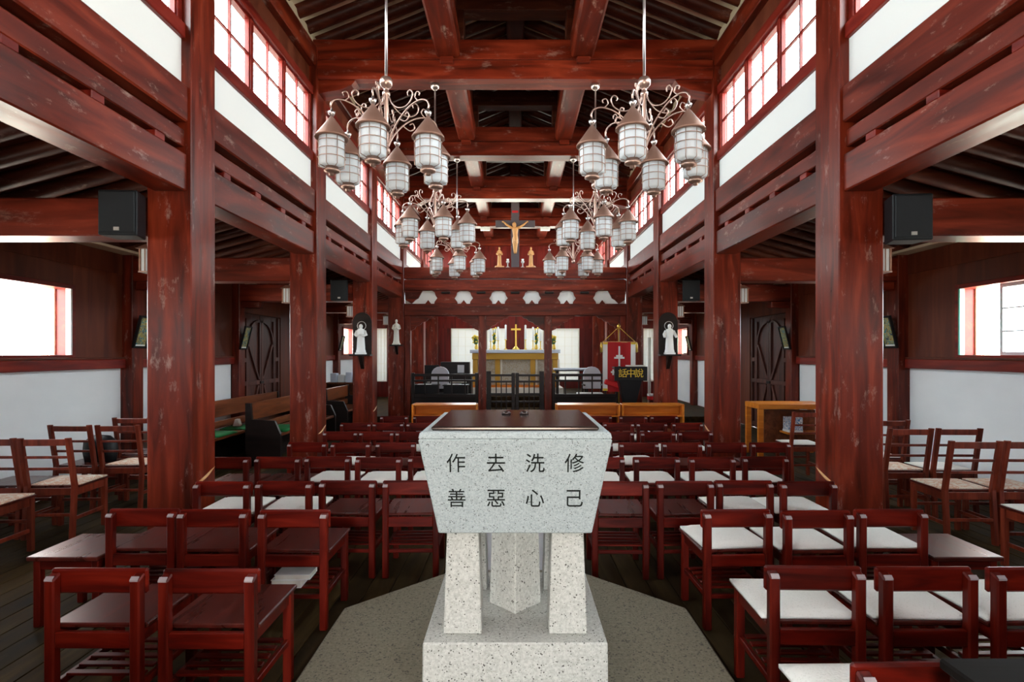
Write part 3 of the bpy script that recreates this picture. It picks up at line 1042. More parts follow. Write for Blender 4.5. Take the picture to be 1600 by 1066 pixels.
# dark table in the corner
t = thing('dark_table', 'dark wooden table top in the bottom right corner', 'table', (1.9, 1.2, 0))
box('table_top', -.76, .76, -.36, .33, 0.70, 0.73, 'tabletop', t, 0.006)
for sx in (-1, 1):
    for yy in (-.32, .30):
        box('leg', sx * .71 - .025, sx * .71 + .025, yy - .025, yy + .025, 0, 0.70, 'darkwood', t, 0.004)
box('apron', -.68, .68, .285, .305, 0.62, 0.70, 'darkwood', t, 0.003)

# low stools at the ends of the second row
for s in (-1, 1):
    t = thing('low_stool', 'low square wooden stool at the %s end of the second row' % SIDE[s], 'stool', (s * 2.535, 3.17, 0), 0, 'low stools')
    box('seat', -.2, .2, 0.0, 0.42, 0.385, 0.41, 'seatwood', t, 0.005)
    for sx in (-1, 1):
        for yy in (0.03, 0.35):
            box('leg', sx * .165 - .02, sx * .165 + .02, yy, yy + .04, 0, 0.385, 'chairZ', t, 0.004)
        box('side_apron', sx * .165 - .01, sx * .165 + .01, 0.07, 0.35, 0.325, 0.385, 'chair', t, 0.003)
    box('apron', -.145, .145, 0.035, 0.055, 0.325, 0.385, 'chair', t, 0.003)
    box('apron', -.145, .145, 0.365, 0.385, 0.325, 0.385, 'chair', t, 0.003)

# books on the shelf of the aisle chair in the second row
for (z0, dx, w_, h, lab) in ((0.2175, -1.30, 0.17, 0.045, 'thick white book at the bottom of the pair under a chair'), (0.2635, -1.265, 0.20, 0.03, 'thin white book on top of the pair under a chair')):
    t = thing('book', lab, 'book', (dx, 3.22, z0), 0.03, 'books under the chair')
    box('pages', -w_ / 2 + .004, w_ / 2 - .004, 0.0, 0.125, 0.003, h - .003, 'ivory', t)
    boxes('cover', [(-w_ / 2, w_ / 2, -.003, .13, 0, .003), (-w_ / 2, w_ / 2, -.003, .13, h - .003, h), (-w_ / 2, w_ / 2, .126, .13, 0.003, h - .003)], 'white', t)


# ------------------------------------------------------------------ ladder-back chairs in the aisles
def make_ladder():
    t = thing('ladder_back_chair', 'x', 'chair', (0, 0, 0), 0, 'ladder-back chairs in the side aisles')
    for s in (-1, 1):
        xc = s * 0.19
        bm = bmesh.new()
        A = [(xc - .018, 0.0, 0), (xc + .018, 0.0, 0), (xc + .018, .038, 0), (xc - .018, .038, 0)]
        lv = [(0, 0.0), (0.44, 0.03), (0.85, -0.045)]
        prev = None
        for z, dy in lv:
            rg = [bm.verts.new((p[0], p[1] + dy, z)) for p in A]
            if prev:
                for k in range(4):
                    bm.faces.new((prev[k], prev[(k + 1) % 4], rg[(k + 1) % 4], rg[k]))
            else:
                bm.faces.new(rg)
            prev = rg
        bm.faces.new(prev)
        bmesh.ops.bevel(bm, geom=list(bm.edges), offset=0.003, segments=1, affect='EDGES')
        link('back_post', finish(bm, 'back_post'), 'ladder', t)
        box('front_leg', xc - .019, xc + .019, 0.40, 0.438, 0, 0.42, 'ladder', t, 0.003)
        box('side_apron', xc - .01, xc + .01, 0.06, 0.40, 0.355, 0.42, 'ladder', t, 0.003)
        box('side_stretcher', xc - .009, xc + .009, 0.035, 0.40, 0.15, 0.18, 'ladder', t, 0.003)
    for (z0, z1, dy) in ((0.785, 0.838, -0.034), (0.675, 0.697, -0.014), (0.575, 0.597, 0.006)):
        box('ladder_slat', -.172, .172, 0.01 + dy, 0.028 + dy, z0, z1, 'ladder', t, 0.003)
    box('rear_apron', -.172, .172, 0.04, 0.06, 0.36, 0.42, 'ladder', t, 0.003)
    box('front_apron', -.172, .172, 0.41, 0.43, 0.36, 0.42, 'ladder', t, 0.003)
    box('rear_stretcher', -.172, .172, 0.015, 0.032, 0.19, 0.215, 'ladder', t, 0.003)
    box('front_stretcher', -.172, .172, 0.41, 0.428, 0.22, 0.245, 'ladder', t, 0.003)
    box('seat', -.212, .212, 0.07, 0.455, 0.42, 0.437, 'seatwood', t, 0.004)
    return t


lproto = make_ladder()
lused = [False]
PADF = cushion_mesh(0.40, 0.37, 0.02, 'floral_pad', 'floral')
PADW = cushion_mesh(0.40, 0.37, 0.02, 'white_pad', 'cushion')
LAD = [
    (-3.97, 4.02, 0.03, 'ladder-back chair cut off at the left edge, only its seat corner showing', 'f', 'patterned pad on the seat cut off at the left edge'),
    (-4.33, 4.70, 0.03, 'ladder-back chair half cut off at the left edge under the aisle window', '', ''),
    (-3.88, 4.70, 0.05, 'ladder-back chair in the left aisle, nearest whole one', 'f', 'faded patterned pad on the nearest whole chair of the left aisle'),
    (-4.345, 5.56, 0.0, 'ladder-back chair in the left aisle against the white wall, second row', '', ''),
    (-3.88, 5.56, 0.04, 'ladder-back chair in the left aisle, second row, nearer the columns', 'f', 'patterned pad on the left aisle chair nearer the columns'),
    (-4.17, 6.2, 0.0, 'ladder-back chair in the left aisle, farthest, half behind the column', '', ''),
    (3.76, 3.72, 0.0, 'ladder-back chair cut off at the right edge with white pad', 'w', 'white pad on the chair cut off at the right edge'),
    (3.68, 4.56, -0.02, 'ladder-back chair in the right aisle, nearest whole one', 'f', 'floral pad on the nearest whole chair of the right aisle'),
    (4.13, 4.56, -0.04, 'ladder-back chair half cut off at the right edge under the window', 'f', 'floral pad on the chair half cut off at the right edge'),
    (3.69, 5.32, -0.02, 'ladder-back chair in the right aisle, second row, touching the column edge', 'f', 'floral pad on the second row chair touching the column edge'),
    (4.145, 5.32, -0.03, 'ladder-back chair in the right aisle, second row, near the white wall', 'w', 'white pad on the second row chair near the white wall'),
    (3.93, 5.98, 0.0, 'ladder-back chair in the right aisle, farthest beside the column', 'w', 'white pad on the farthest chair beside the right column'),
    (3.52, 6.8, -0.02, 'ladder-back chair between the right columns beside the orange desk', 'w', 'white pad on the chair beside the orange desk'),
]
for (x, y, rz, lab, pad, plab) in LAD:
    if not lused[0]:
        t = lproto
        lused[0] = True
    else:
        t = copy_tree(lproto)
    t.location = (x, y, 0)
    t.rotation_euler = (0, 0, rz)
    t['label'] = lab
    if pad:
        put_cushion(x, y, rz, plab, 0.4375, PADF if pad == 'f' else PADW, 0.265)
# dark bag behind a chair on the left
o = lathe('bag', [(0.0, 0), (0.16, 0.0), (0.18, 0.1), (0.17, 0.2), (0.1, 0.26), (0.0, 0.27)], 'black', None, 10, 0.55)
o.location = (-4.28, 5.86, 0.4375)
tag(o, 'dark bag lying on a chair seat in the left aisle', 'bag')


# ------------------------------------------------------------------ chandeliers
def ring_tube(bm, R, z, r, n=16, k=5):
    pts = [(R * math.cos(2 * PI * i / n), R * math.sin(2 * PI * i / n), z) for i in range(n + 1)]
    bm_tube(bm, pts, r, k, cap=False)


bm = bmesh.new()
bm_lathe(bm, [(0.0, 0.16), (0.012, 0.157), (0.125, 0.002), (0.128, -0.012), (0.118, -0.012), (0.0, 0.0)], 16)
LCONE = finish(bm, 'roof_cone', True)
LCONE.materials.append(MATS['copper'])
bm = bmesh.new()
bm_lathe(bm, [(0.096, -0.006), (0.098, -0.03), (0.098, -0.215), (0.09, -0.23), (0.05, -0.232)], 16)
LGLASS = finish(bm, 'glass_shade', True)
LGLASS.materials.append(MATS['lampglass'])
bm = bmesh.new()
for z in (-0.045, -0.105, -0.165):
    ring_tube(bm, 0.104, z, 0.0035)
for i in range(8):
    a = 2 * PI * i / 8
    bm_tube(bm, [(0.104 * math.cos(a), 0.104 * math.sin(a), -0.01), (0.104 * math.cos(a), 0.104 * math.sin(a), -0.225), (0.055 * math.cos(a), 0.055 * math.sin(a), -0.24)], 0.003, 4)
LCAGE = finish(bm, 'wire_cage', True)
LCAGE.materials.append(MATS['ironcopper'])
bm = bmesh.new()
bm_lathe(bm, [(0.0, -0.225), (0.052, -0.232), (0.052, -0.25), (0.06, -0.252), (0.06, -0.268), (0.03, -0.278), (0.02, -0.282), (0.022, -0.295), (0.0, -0.302)], 12)
LCAP = finish(bm, 'bottom_cap', True)
LCAP.materials.append(MATS['ironcopper'])
bm = bmesh.new()
bm_lathe(bm, [(0.0, 0.155), (0.014, 0.158), (0.022, 0.175), (0.03, 0.195), (0.02, 0.198), (0.01, 0.2), (0.008, 0.22), (0.0, 0.222)], 8)
LCROWN = finish(bm, 'crown', True)
LCROWN.materials.append(MATS['steel'])
RR = 0.43


def arc(cx, cz, r, a0, a1, n=8):
    return [(cx + r * math.cos(math.radians(a0 + (a1 - a0) * i / n)), 0, cz + r * math.sin(math.radians(a0 + (a1 - a0) * i / n))) for i in range(n + 1)]


def smooth_path(ctrl, n=6):
    pts = [Vector((p[0], 0, p[1])) for p in ctrl]
    out = []
    for i in range(len(pts) - 1):
        p0, p1, p2, p3 = pts[max(i - 1, 0)], pts[i], pts[i + 1], pts[min(i + 2, len(pts) - 1)]
        for k in range(n):
            t = k / n
            out.append(0.5 * ((2 * p1) + (-p0 + p2) * t + (2 * p0 - 5 * p1 + 4 * p2 - p3) * t * t + (-p0 + 3 * p1 - 3 * p2 + p3) * t ** 3))
    out.append(pts[-1])
    return out


# z local: 0 = eaves of the lanterns
bm = bmesh.new()
bm_tube(bm, smooth_path([(0.015, 0.0), (0.06, 0.10), (0.14, 0.2), (0.24, 0.275), (0.34, 0.305), (0.41, 0.29), (0.437, 0.25), (RR, 0.215)]), 0.007, 6)
ARM = finish(bm, 'arm', True)
ARM.materials.append(MATS['ironcopper'])
bm = bmesh.new()
bm_tube(bm, smooth_path([(0.015, 0.44), (0.05, 0.36), (0.11, 0.30), (0.19, 0.285), (0.25, 0.315), (0.275, 0.37), (0.255, 0.405), (0.225, 0.395), (0.228, 0.365)]), 0.0055, 6)
SCROLL = finish(bm, 'upper_scroll', True)
SCROLL.materials.append(MATS['ironcopper'])
bm = bmesh.new()
bm_tube(bm, smooth_path([(0.33, 0.305), (0.30, 0.34), (0.315, 0.375), (0.345, 0.365), (0.34, 0.342)]), 0.005, 6)
CURL = finish(bm, 'curl', True)
CURL.materials.append(MATS['ironcopper'])
bm = bmesh.new()
bm_tube(bm, smooth_path([(0.14, 0.2), (0.20, 0.17), (0.24, 0.20), (0.225, 0.235), (0.2, 0.22)]), 0.006, 6)
CURL2 = finish(bm, 'curl', True)
CURL2.materials.append(MATS['ironcopper'])
bm = bmesh.new()
bm_lathe(bm, [(0.0, -0.07), (0.012, -0.06), (0.03, -0.045), (0.032, -0.02), (0.02, 0.0), (0.017, 0.02), (0.017, 0.40), (0.03, 0.42), (0.032, 0.44), (0.02, 0.455), (0.02, 0.475), (0.036, 0.485), (0.05, 0.505), (0.052, 0.535), (0.04, 0.56), (0.012, 0.575), (0.0, 0.576)], 12)
STEM = finish(bm, 'stem', True)
STEM.materials.append(MATS['ironcopper'])
bm = bmesh.new()
bm_tube(bm, [(0, 0, 0.57), (0, 0, 1.80)], 0.011, 6)
ROD = finish(bm, 'rod', True)
ROD.materials.append(MATS['steel'])
bm = bmesh.new()
bm_lathe(bm, [(0.0, 1.76), (0.03, 1.765), (0.055, 1.79), (0.06, 1.83), (0.0, 1.83)], 12)
CANOPY = finish(bm, 'canopy', True)
CANOPY.materials.append(MATS['steel'])


def part(name, me, parent, loc=(0, 0, 0), rz=0):
    o = bpy.data.objects.new(name, me)
    COL.objects.link(o)
    o.parent = parent
    o.location = loc
    o.rotation_euler = (0, 0, rz)
    return o


for ci, yc in enumerate((4.6, 7.4, 10.2)):
    for s in (-1, 1):
        t = thing('chandelier', 'six-lantern copper chandelier hanging on the %s, %s pair' % (SIDE[s], ['nearest', 'middle', 'farthest'][ci]), 'chandelier', (s * 1.045, yc, 3.22), 0, 'lantern chandeliers')
        part('stem', STEM, t)
        part('rod', ROD, t)
        part('canopy', CANOPY, t)
        off = math.radians({-1: (0, 22, 12), 1: (-24, 6, 28)}[s][ci])
        for k in range(6):
            a = off - PI / 2 + k * PI / 3
            arm = part('arm', ARM, t, (0, 0, 0), a)
            part('scroll', SCROLL, arm)
            part('curl', CURL, arm)
            part('curl', CURL2, arm)
            ln = part('lantern', LCONE, t, (RR * math.cos(a), RR * math.sin(a), 0), 0.3 * k)
            part('glass_shade', LGLASS, ln)
            part('wire_cage', LCAGE, ln)
            part('bottom_cap', LCAP, ln)
            part('crown', LCROWN, ln)

# ------------------------------------------------------------------ loudspeakers
def speaker(x, y, z, rz, label, sc=1.0):
    t = thing('loudspeaker', label, 'loudspeaker', (x, y, z), rz, 'wall loudspeakers')
    prism('cabinet', [(-.15 * sc, 0), (.15 * sc, 0), (.11 * sc, .2 * sc), (-.11 * sc, .2 * sc)], 'Z', 0, .36 * sc, 'speakerbody', t, 0.008)
    box('grille', -.135 * sc, .135 * sc, -.012, .0, .02 * sc, .345 * sc, 'speakerbody', t, 0.005)
    box('badge', -.02 * sc, .022 * sc, -.016, -.012, .035 * sc, .062 * sc, 'silver', t)
    box('mount', -.03, .03, .2 * sc, .265, .12 * sc, .2 * sc, 'black', t)


speaker(-2.93, 4.18, 2.42, 0.08, 'black loudspeaker on the left aisle beam beside the nearest column', .93)
speaker(2.93, 4.18, 2.385, -0.10, 'black loudspeaker on the right aisle beam beside the nearest column', .95)
speaker(-3.05, 9.83, 2.46, 0.1, 'small far black loudspeaker left of the left statue niche')
speaker(3.05, 9.83, 2.46, -0.1, 'small far black loudspeaker right of the right statue niche')

for s in (-1, 1):
    t = thing('spotlight', 'small white box light under the beam behind the crucifix, %s side' % SIDE[s], 'light', (s * .83, 15.62, 4.945), 0, 'box lights behind the crucifix')
    box('housing', -.13, .13, 0, .16, 0, .09, 'white', t, .008)
    box('mount', -.04, .04, .04, .12, .09, .105, 'aluminium', t)

# ------------------------------------------------------------------ box lanterns on the aisle side of the columns
for k in range(4):
    for s in (-1, 1):
        yc = BAYS[k + 2] + 0.2
        t = thing('box_lantern', 'square frosted glass lantern on the aisle side of the %s %s column' % (ORD[k], SIDE[s]), 'lantern', (s * (XI + CW + .085), yc, 2.2), 0, 'column box lanterns')
        hw = .065
        box('glass_shade', -.055, .055, -.055, .055, 0.012, .19, 'lampglass', t, 0.004)
        bars = [(sx * .06 - .006, sx * .06 + .006, sy * .06 - .006, sy * .06 + .006, 0.01, .19) for sx in (-1, 1) for sy in (-1, 1)]
        bars += [(q - .003, q + .003, sy * .06 - .003, sy * .06 + .003, 0.01, .19) for q in (-.02, .02) for sy in (-1, 1)]
        boxes('frame', bars, 'copper', t)
        box('base', -.07, .07, -.07, .07, 0, 0.01, 'ironcopper', t)
        frustum('roof', (-.085, .085, -.085, .085), .19, (-.03, .03, -.03, .03), .235, 'copper', t)
        box('bracket', -s * .09, 0, -.012, .012, .225, .25, 'ironcopper', t)

# ------------------------------------------------------------------ station pictures
for k, vis in enumerate((1, 2, 4)):
    for s in (-1, 1):
        yc = D1 + B * vis + 0.11
        z = 1.62
        t = thing('station_picture', 'small framed icon tilted on the %s wall post, %s one' % (SIDE[s], ['nearest', 'middle', 'farthest'][k]), 'picture', (s * (XW - .13), yc, z), 0, 'station pictures on the wall posts')
        t.rotation_euler = (0, 0, -s * PI / 2)
        # local: face towards -Y is turned to the nave by the rotation below
        tl = math.radians(14)
        fr = boxes('picture_frame', [(-.13, .13, -.03, -.005, 0, .025), (-.13, .13, -.03, -.005, .40, .425), (-.13, -.105, -.03, -.005, .025, .40), (.105, .13, -.03, -.005, .025, .40), (-.13, .13, -.004, .0, 0, .425)], 'black', t)
        fr.rotation_euler = (tl, 0, 0)
        cv = box('canvas', -.105, .105, -.014, -.005, .025, .40, 'painting', t)
        cv.rotation_euler = (tl, 0, 0)
        cp = box('caption_strip', -.10, .10, -.0155, -.014, .028, .045, 'white', t)
        cp.rotation_euler = (tl, 0, 0)


# ------------------------------------------------------------------ statues
def robed(name, h, mat, parent, arms='folded'):
    bm = bmesh.new()
    prof = [(0.0, 0), (.17, 0), (.175, .03), (.15, .12), (.14, .3), (.13, .45), (.125, .56), (.135, .66), (.15, .74), (.13, .80), (.06, .835), (.045, .85), (.06, .87), (.07, .905), (.065, .95), (.04, .985), (0.0, 1.0)]
    bm_lathe(bm, [(r * h, z * h) for r, z in prof], 14, 0, 0, .78)
    for v in bm.verts:      # soft robe folds
        if v.co.z < .62 * h:
            a = math.atan2(v.co.y, v.co.x)
            k = 1 + .07 * math.sin(a * 7)
            v.co.x *= k
            v.co.y *= k
    for s in (-1, 1):
        if arms == 'folded':
            pts = [(s * .13 * h, 0, .76 * h), (s * .185 * h, -.02 * h, .62 * h), (s * .12 * h, -.12 * h, .58 * h), (s * .02 * h, -.15 * h, .64 * h)]
        else:
            pts = [(s * .13 * h, 0, .76 * h), (s * .19 * h, -.01 * h, .63 * h), (s * .2 * h, -.1 * h, .55 * h), (s * .19 * h, -.17 * h, .54 * h)]
        bm_tube(bm, pts, [.05 * h, .055 * h, .045 * h, .025 * h], 8)
    me = finish(bm, name, True)
    return link(name, me, mat, parent)


for s in (-1, 1):
    cx = s * (XI + CW / 2)
    # niche board with statue on the third columns
    yc = BAYS[4]
    t = thing('niche_shelf', 'dark arched niche board with bracket shelf on the %s column' % SIDE[s], 'shelf', (cx, yc, 1.53), 0, 'niche shelves')
    poly = [(-.165, 0), (.165, 0), (.165, .56)] + [(.165 * math.cos(a * PI / 10), .56 + .18 * math.sin(a * PI / 10)) for a in range(1, 10)] + [(-.165, .56)]
    prism('back_board', poly, 'Y', -.03, 0, 'darkwood', t)
    box('shelf', -.18, .18, -.2, 0, -.03, 0, 'darkwood', t, 0.004)
    prism('bracket', [(-.2 + .03, -.03), (0, -.03), (0, -.26)], 'X', -.03, .03, 'darkwood', t)
    bm = bmesh.new()
    ring = [(.075 * math.cos(2 * PI * i / 16), 0, .55 + .075 * math.sin(2 * PI * i / 16)) for i in range(17)]
    st = thing('white_statue', 'white robed statue on the niche shelf of the %s column' % SIDE[s], 'statue', (cx + s * .0, yc - .11, 1.53), 0, 'white statues')
    box('plinth', -.085, .085, -.07, .07, 0, .03, 'white', st)
    bd = robed('figure', .5, 'white', st, 'folded' if s < 0 else 'open')
    bd.location = (0, 0, .03)
    bm_tube(bm, ring, .006, 5, cap=False)
    link('halo', finish(bm, 'halo', True), 'silver', st).location = (0, .05, -.05)
    if s < 0:
        yc = BAYS[5]
        t = thing('bracket_shelf', 'small dark bracket shelf on the column left of the screen', 'shelf', (cx + .03, yc, 1.74), 0)
        box('shelf', -.14, .14, -.18, 0, -.03, 0, 'darkwood', t, 0.004)
        prism('bracket', [(-.15, -.03), (0, -.03), (0, -.22)], 'X', -.025, .025, 'darkwood', t)
        st = thing('cream_statue', 'slim cream statue on the bracket left of the chancel screen', 'statue', (cx + .03, yc - .09, 1.74))
        box('plinth', -.08, .08, -.07, .07, 0, .03, 'ivory', st)
        bd = robed('figure', .54, 'ivory', st)
        bd.location = (0, 0, .03)
        bd.scale = (.8, .8, 1)

# ------------------------------------------------------------------ chancel screen
YS = 12.86
sc_ = thing('chancel_screen', 'red carved timber screen spanning the nave before the altar', 'screen', (0, YS, 0))
box('top_beam', -2.515, 2.515, 0, .24, 3.24, 3.50, 'beamX', sc_, 0.01)
box('second_beam', -2.515, 2.515, .02, .22, 2.97, 3.22, 'beamX', sc_, 0.01)
box('lintel', -2.515, 2.515, -.01, .23, 2.40, 2.67, 'beamX', sc_, 0.01)
box('panel_back', -2.515, 2.515, .10, .12, 2.67, 2.97, 'white', sc_)
# wooden lotus boards between white openings: wide above, narrow below
cent = [-1.98, -1.17, -.38, .38, 1.17, 1.98]
edges = [-2.52] + [(a + b_) / 2 for a, b_ in zip(cent, cent[1:])] + [2.52]
for i in range(7):
    if i == 0:
        x0, x1 = -2.515, cent[0]
    elif i == 6:
        x0, x1 = cent[5], 2.515
    else:
        x0, x1 = cent[i - 1], cent[i]
    hl = 0 if i == 0 else .17
    hr = 0 if i == 6 else .17
    L, R_ = x0 + hl, x1 - hr
    if i == 0:
        poly = [(L, 2.97), (R_ + .04, 2.97), (R_, 2.9), (R_ - .05, 2.80), (R_ - .12, 2.76), (R_ - .2, 2.68), (L + .15, 2.68), (L + .02, 2.76)]
    elif i == 6:
        poly = [(L - .04, 2.97), (R_, 2.97), (R_ - .02, 2.76), (R_ - .15, 2.68), (L + .2, 2.68), (L + .12, 2.76), (L + .05, 2.80), (L, 2.9)]
    else:
        poly = [(L - .08, 2.97), (R_ + .08, 2.97), (R_ + .02, 2.93), (R_ + .0, 2.86), (R_ - .04, 2.80), (R_ + .02, 2.72), (R_ + .03, 2.67), (L - .03, 2.67), (L - .02, 2.72), (L + .04, 2.80), (L + 0, 2.86), (L - .02, 2.93)]
    prism('carved_board', poly, 'Y', .04, .10, 'beamX', sc_)
    if 0 < i < 6:
        box('carved_block', (L + R_) / 2 - .1, (L + R_) / 2 + .1, .0, .06, 2.90, 2.95, 'darkwood', sc_, 0.01)
for c in cent:
    prism('petal_board', [(c - .07, 2.67), (c + .07, 2.67), (c + .03, 2.72), (c, 2.76), (c - .03, 2.72)], 'Y', .05, .10, 'beamX', sc_)
for s in (-1, 1):
    box('post', s * .665, s * .835, .02, .20, 0.12, 2.40, 'col', sc_, 0.01)
    box('side_post', s * 2.38, s * 2.515, .02, .18, 0.12, 2.40, 'col', sc_, 0.008)
for (a, b_) in ((-2.38, -.835), (-.665, .665), (.835, 2.38)):
    for sg, x0 in ((1, a), (-1, b_)):
        wv = .52
        poly = [(x0, 2.40), (x0 + sg * wv, 2.40), (x0 + sg * (wv - .04), 2.35), (x0 + sg * (wv - .12), 2.33), (x0 + sg * (wv - .16), 2.28), (x0 + sg * .26, 2.25), (x0 + sg * .22, 2.2), (x0 + sg * .12, 2.16), (x0 + sg * .09, 2.1), (x0, 2.06)]
        prism('spandrel', poly, 'Y', .07, .13, 'beamX', sc_)
# low rails and gates
def rail_section(x0, x1, label):
    t = thing('altar_rail', label, 'railing', (0, YS + .06, 0), 0, 'altar rails')
    box('top_rail', x0, x1, -.03, .05, 1.02, 1.08, 'darkwood', t, 0.006)
    box('second_rail', x0, x1, -.02, .04, .90, .945, 'darkwood', t, 0.004)
    box('bottom_rail', x0, x1, -.03, .05, .54, .62, 'darkwood', t, 0.006)
    box('base_panel', x0, x1, -.01, .03, .12, .54, 'darkwood', t, 0.003)
    box('end_post', x0, x0 + .07, -.035, .055, .12, 1.10, 'darkwood', t, 0.005)
    box('end_post', x1 - .07, x1, -.035, .055, .12, 1.10, 'darkwood', t, 0.005)
    n = 5
    for q in range(1, n):
        xx = x0 + (x1 - x0) * q / n
        box('baluster', xx - .014, xx + .014, -.005, .022, .62, .90, 'darkwood', t)
        box('baluster', xx - .014, xx + .014, -.005, .022, .945, 1.02, 'darkwood', t)


rail_section(-2.36, -.84, 'dark wooden altar rail on the left of the screen gate')
rail_section(.84, 2.36, 'dark wooden altar rail on the right of the screen gate')
for s in (-1, 1):
    t = thing('screen_gate', '%s leaf of the dark low gate below the altar' % SIDE[s], 'gate', (0, YS + .06, 0), 0, 'screen gate leaves')
    x0, x1 = (.0, .65)
    box('stile', s * .005, s * .085, 0, .05, .16, 1.10, 'darkwood', t, 0.005)
    box('stile', s * .55, s * .655, 0, .05, .14, 1.14, 'darkwood', t, 0.005)
    for (z0, z1) in ((1.02, 1.07), (.88, .925), (.58, .64), (.42, .46), (.2, .26)):
        box('gate_rail', s * .085, s * .55, .005, .045, z0, z1, 'darkwood', t, 0.003)
    for q in range(1, 4):
        xx = s * (.085 + .465 * q / 4)
        box('gate_bar', xx - .012, xx + .012, .012, .038, .26, .88 if q != 2 else 1.02, 'darkwood', t)

# step and sanctuary floor
box_ = struct(box('floor_sanctuary', -XW, XW, YS - .05, YB, -.01, 0.12, 'floorboard', None, 0.01), 'raised wooden sanctuary floor')
dais = struct(box('floor_dais', -2.2, 2.2, 15.0, YB, 0.12, 0.40, 'floorboard', None, 0.01), 'dais under the altar')

# crucifix and two carved figures standing on the screen
t = thing('crucifix', 'tall grey wooden crucifix with carved orange figure on top of the screen', 'crucifix', (0.0, YS + .12, 3.50))
cr = boxes('cross', [(-.09, .09, 0, .06, 0, 1.50), (-.45, -.09, 0.005, .055, .93, 1.09), (.09, .45, 0.005, .055, .93, 1.09)], 'crossgrey', t, 0.004)
box('title_plate', -.07, .07, -.012, 0, 1.26, 1.31, 'redcloth', t)
bm = bmesh.new()
bm_tube(bm, [(.0, -.05, .36), (-.008, -.06, .46), (.0, -.07, .56), (.01, -.075, .66), (.0, -.06, .74), (0, -.05, .82), (0, -.05, .885), (0, -.055, .915)], [.022, .032, .042, .055, .052, .062, .07, .03], 10)
for s in (-1, 1):
    bm_tube(bm, [(s * .03, -.05, .89), (s * .12, -.045, .93), (s * .2, -.03, .985), (s * .265, -.015, 1.05)], [.034, .028, .022, .015], 8)
    bm_tube(bm, [(s * .265, -.015, 1.05), (s * .285, -.012, 1.055), (s * .3, -.01, 1.05)], [.015, .017, .008], 6)
    bm_tube(bm, [(s * .028, -.065, .62), (s * .02, -.085, .5), (s * .015, -.06, .36), (s * .012, -.075, .32)], [.04, .032, .024, .016], 8)
bm_tube(bm, [(-.012, -.06, .905), (-.016, -.065, .93), (-.02, -.07, .96), (-.022, -.07, 1.0), (-.02, -.06, 1.035)], [.026, .036, .045, .042, .014], 10)
link('figure', finish(bm, 'figure', True), 'carvewood', t)
bm = bmesh.new()
bm_lathe(bm, [(.05, .52), (.066, .56), (.068, .64), (.058, .69)], 10, 0, -.068, .8)
link('loincloth', finish(bm, 'loincloth', True), 'palewood', t)
for s in (-1, 1):
    t = thing('carved_saint', 'carved orange wooden saint standing %s of the crucifix' % SIDE[s], 'statue', (s * .36, YS + .10, 3.50), -s * .2, 'carved saints by the crucifix')
    box('plinth', -.1, .1, -.07, .07, 0, .035, 'palewood', t, 0.004)
    bd = robed('figure', .44, 'carvewood', t, 'folded')
    bd.location = (0, 0, .035)
    bd.scale = (.72, .75, 1)
    t = thing('small_candle_holder', 'small silver ornament on the screen beside the cross foot, %s side' % SIDE[s], 'ornament', (s * .17, YS + .1, 3.50), 0, 'silver ornaments')
    lathe('holder', [(0, 0), (.045, 0), (.045, .015), (.012, .03), (.012, .1), (.035, .115), (.038, .15), (0, .15)], 'silver', t, 10)
    lathe('cup', [(0, .15), (.025, .15), (.028, .2), (0, .2)], 'white', t, 8)

# ------------------------------------------------------------------ altar
YA = 16.1
t = thing('altar', 'altar with white cloth, mustard band and patterned front', 'altar', (0, YA, .40))
box('body', -1.18, 1.18, .03, .75, 0.25, 1.14, 'frontal', t, 0.01)
for xx in (-1.13, -.5, .5, 1.13):
    box('gold_post', xx - .07, xx + .07, -.02, .03, 0.25, .98, 'mustard', t, 0.005)
    box('pale_strip', xx + .08, xx + .13, .0, .03, 0.25, .98, 'ivory', t)
box('band', -1.22, 1.22, -.04, .78, .97, 1.15, 'mustard', t, 0.008)
box('linen', -1.28, 1.28, -.07, .82, 1.15, 1.25, 'linen', t, 0.012)
box('foot_rail', -1.22, 1.22, -.06, .78, 0.18, .25, 'orange', t, 0.006)
box('step', -1.35, 1.35, -.2, .9, 0.0, .18, 'ivory', t, 0.006)
ZA = .40 + 1.25
cr = thing('altar_cross', 'gold cross standing in the middle of the altar', 'cross', (.02, YA + .45, ZA))
lathe('foot', [(0, 0), (.1, 0), (.1, .03), (.06, .06), (.03, .1), (0, .1)], 'gold', cr, 10)
boxes('cross', [(-.022, .022, -.015, .015, .09, .74), (-.14, -.022, -.012, .012, .57, .62), (.022, .14, -.012, .012, .57, .62)], 'gold', cr)
cand = [-.95, -.72, -.5, -.28, .30, .52, .74, .97]
for i, xx in enumerate(cand):
    h = .44 + .16 * (1 - abs(abs(xx) - .28) / .7)
    t = thing('altar_candle', '%s white candle on a gold stand, %s of the altar cross' % (ORD[3 - i] if i < 4 else ORD[i - 4], 'left' if i < 4 else 'right'), 'candle', (xx, YA + .5, ZA), 0, 'altar candles')
    lathe('stand', [(0, 0), (.05, 0), (.05, .015), (.014, .04), (.014, h * .45), (.035, h * .48), (.035, h * .5), (0, h * .5)], 'gold', t, 8)
    lathe('candle', [(0, h * .5), (.028, h * .5), (.028, h * 1.2), (.003, h * 1.22), (.003, h * 1.25), (0, h * 1.25)], 'white', t, 8)
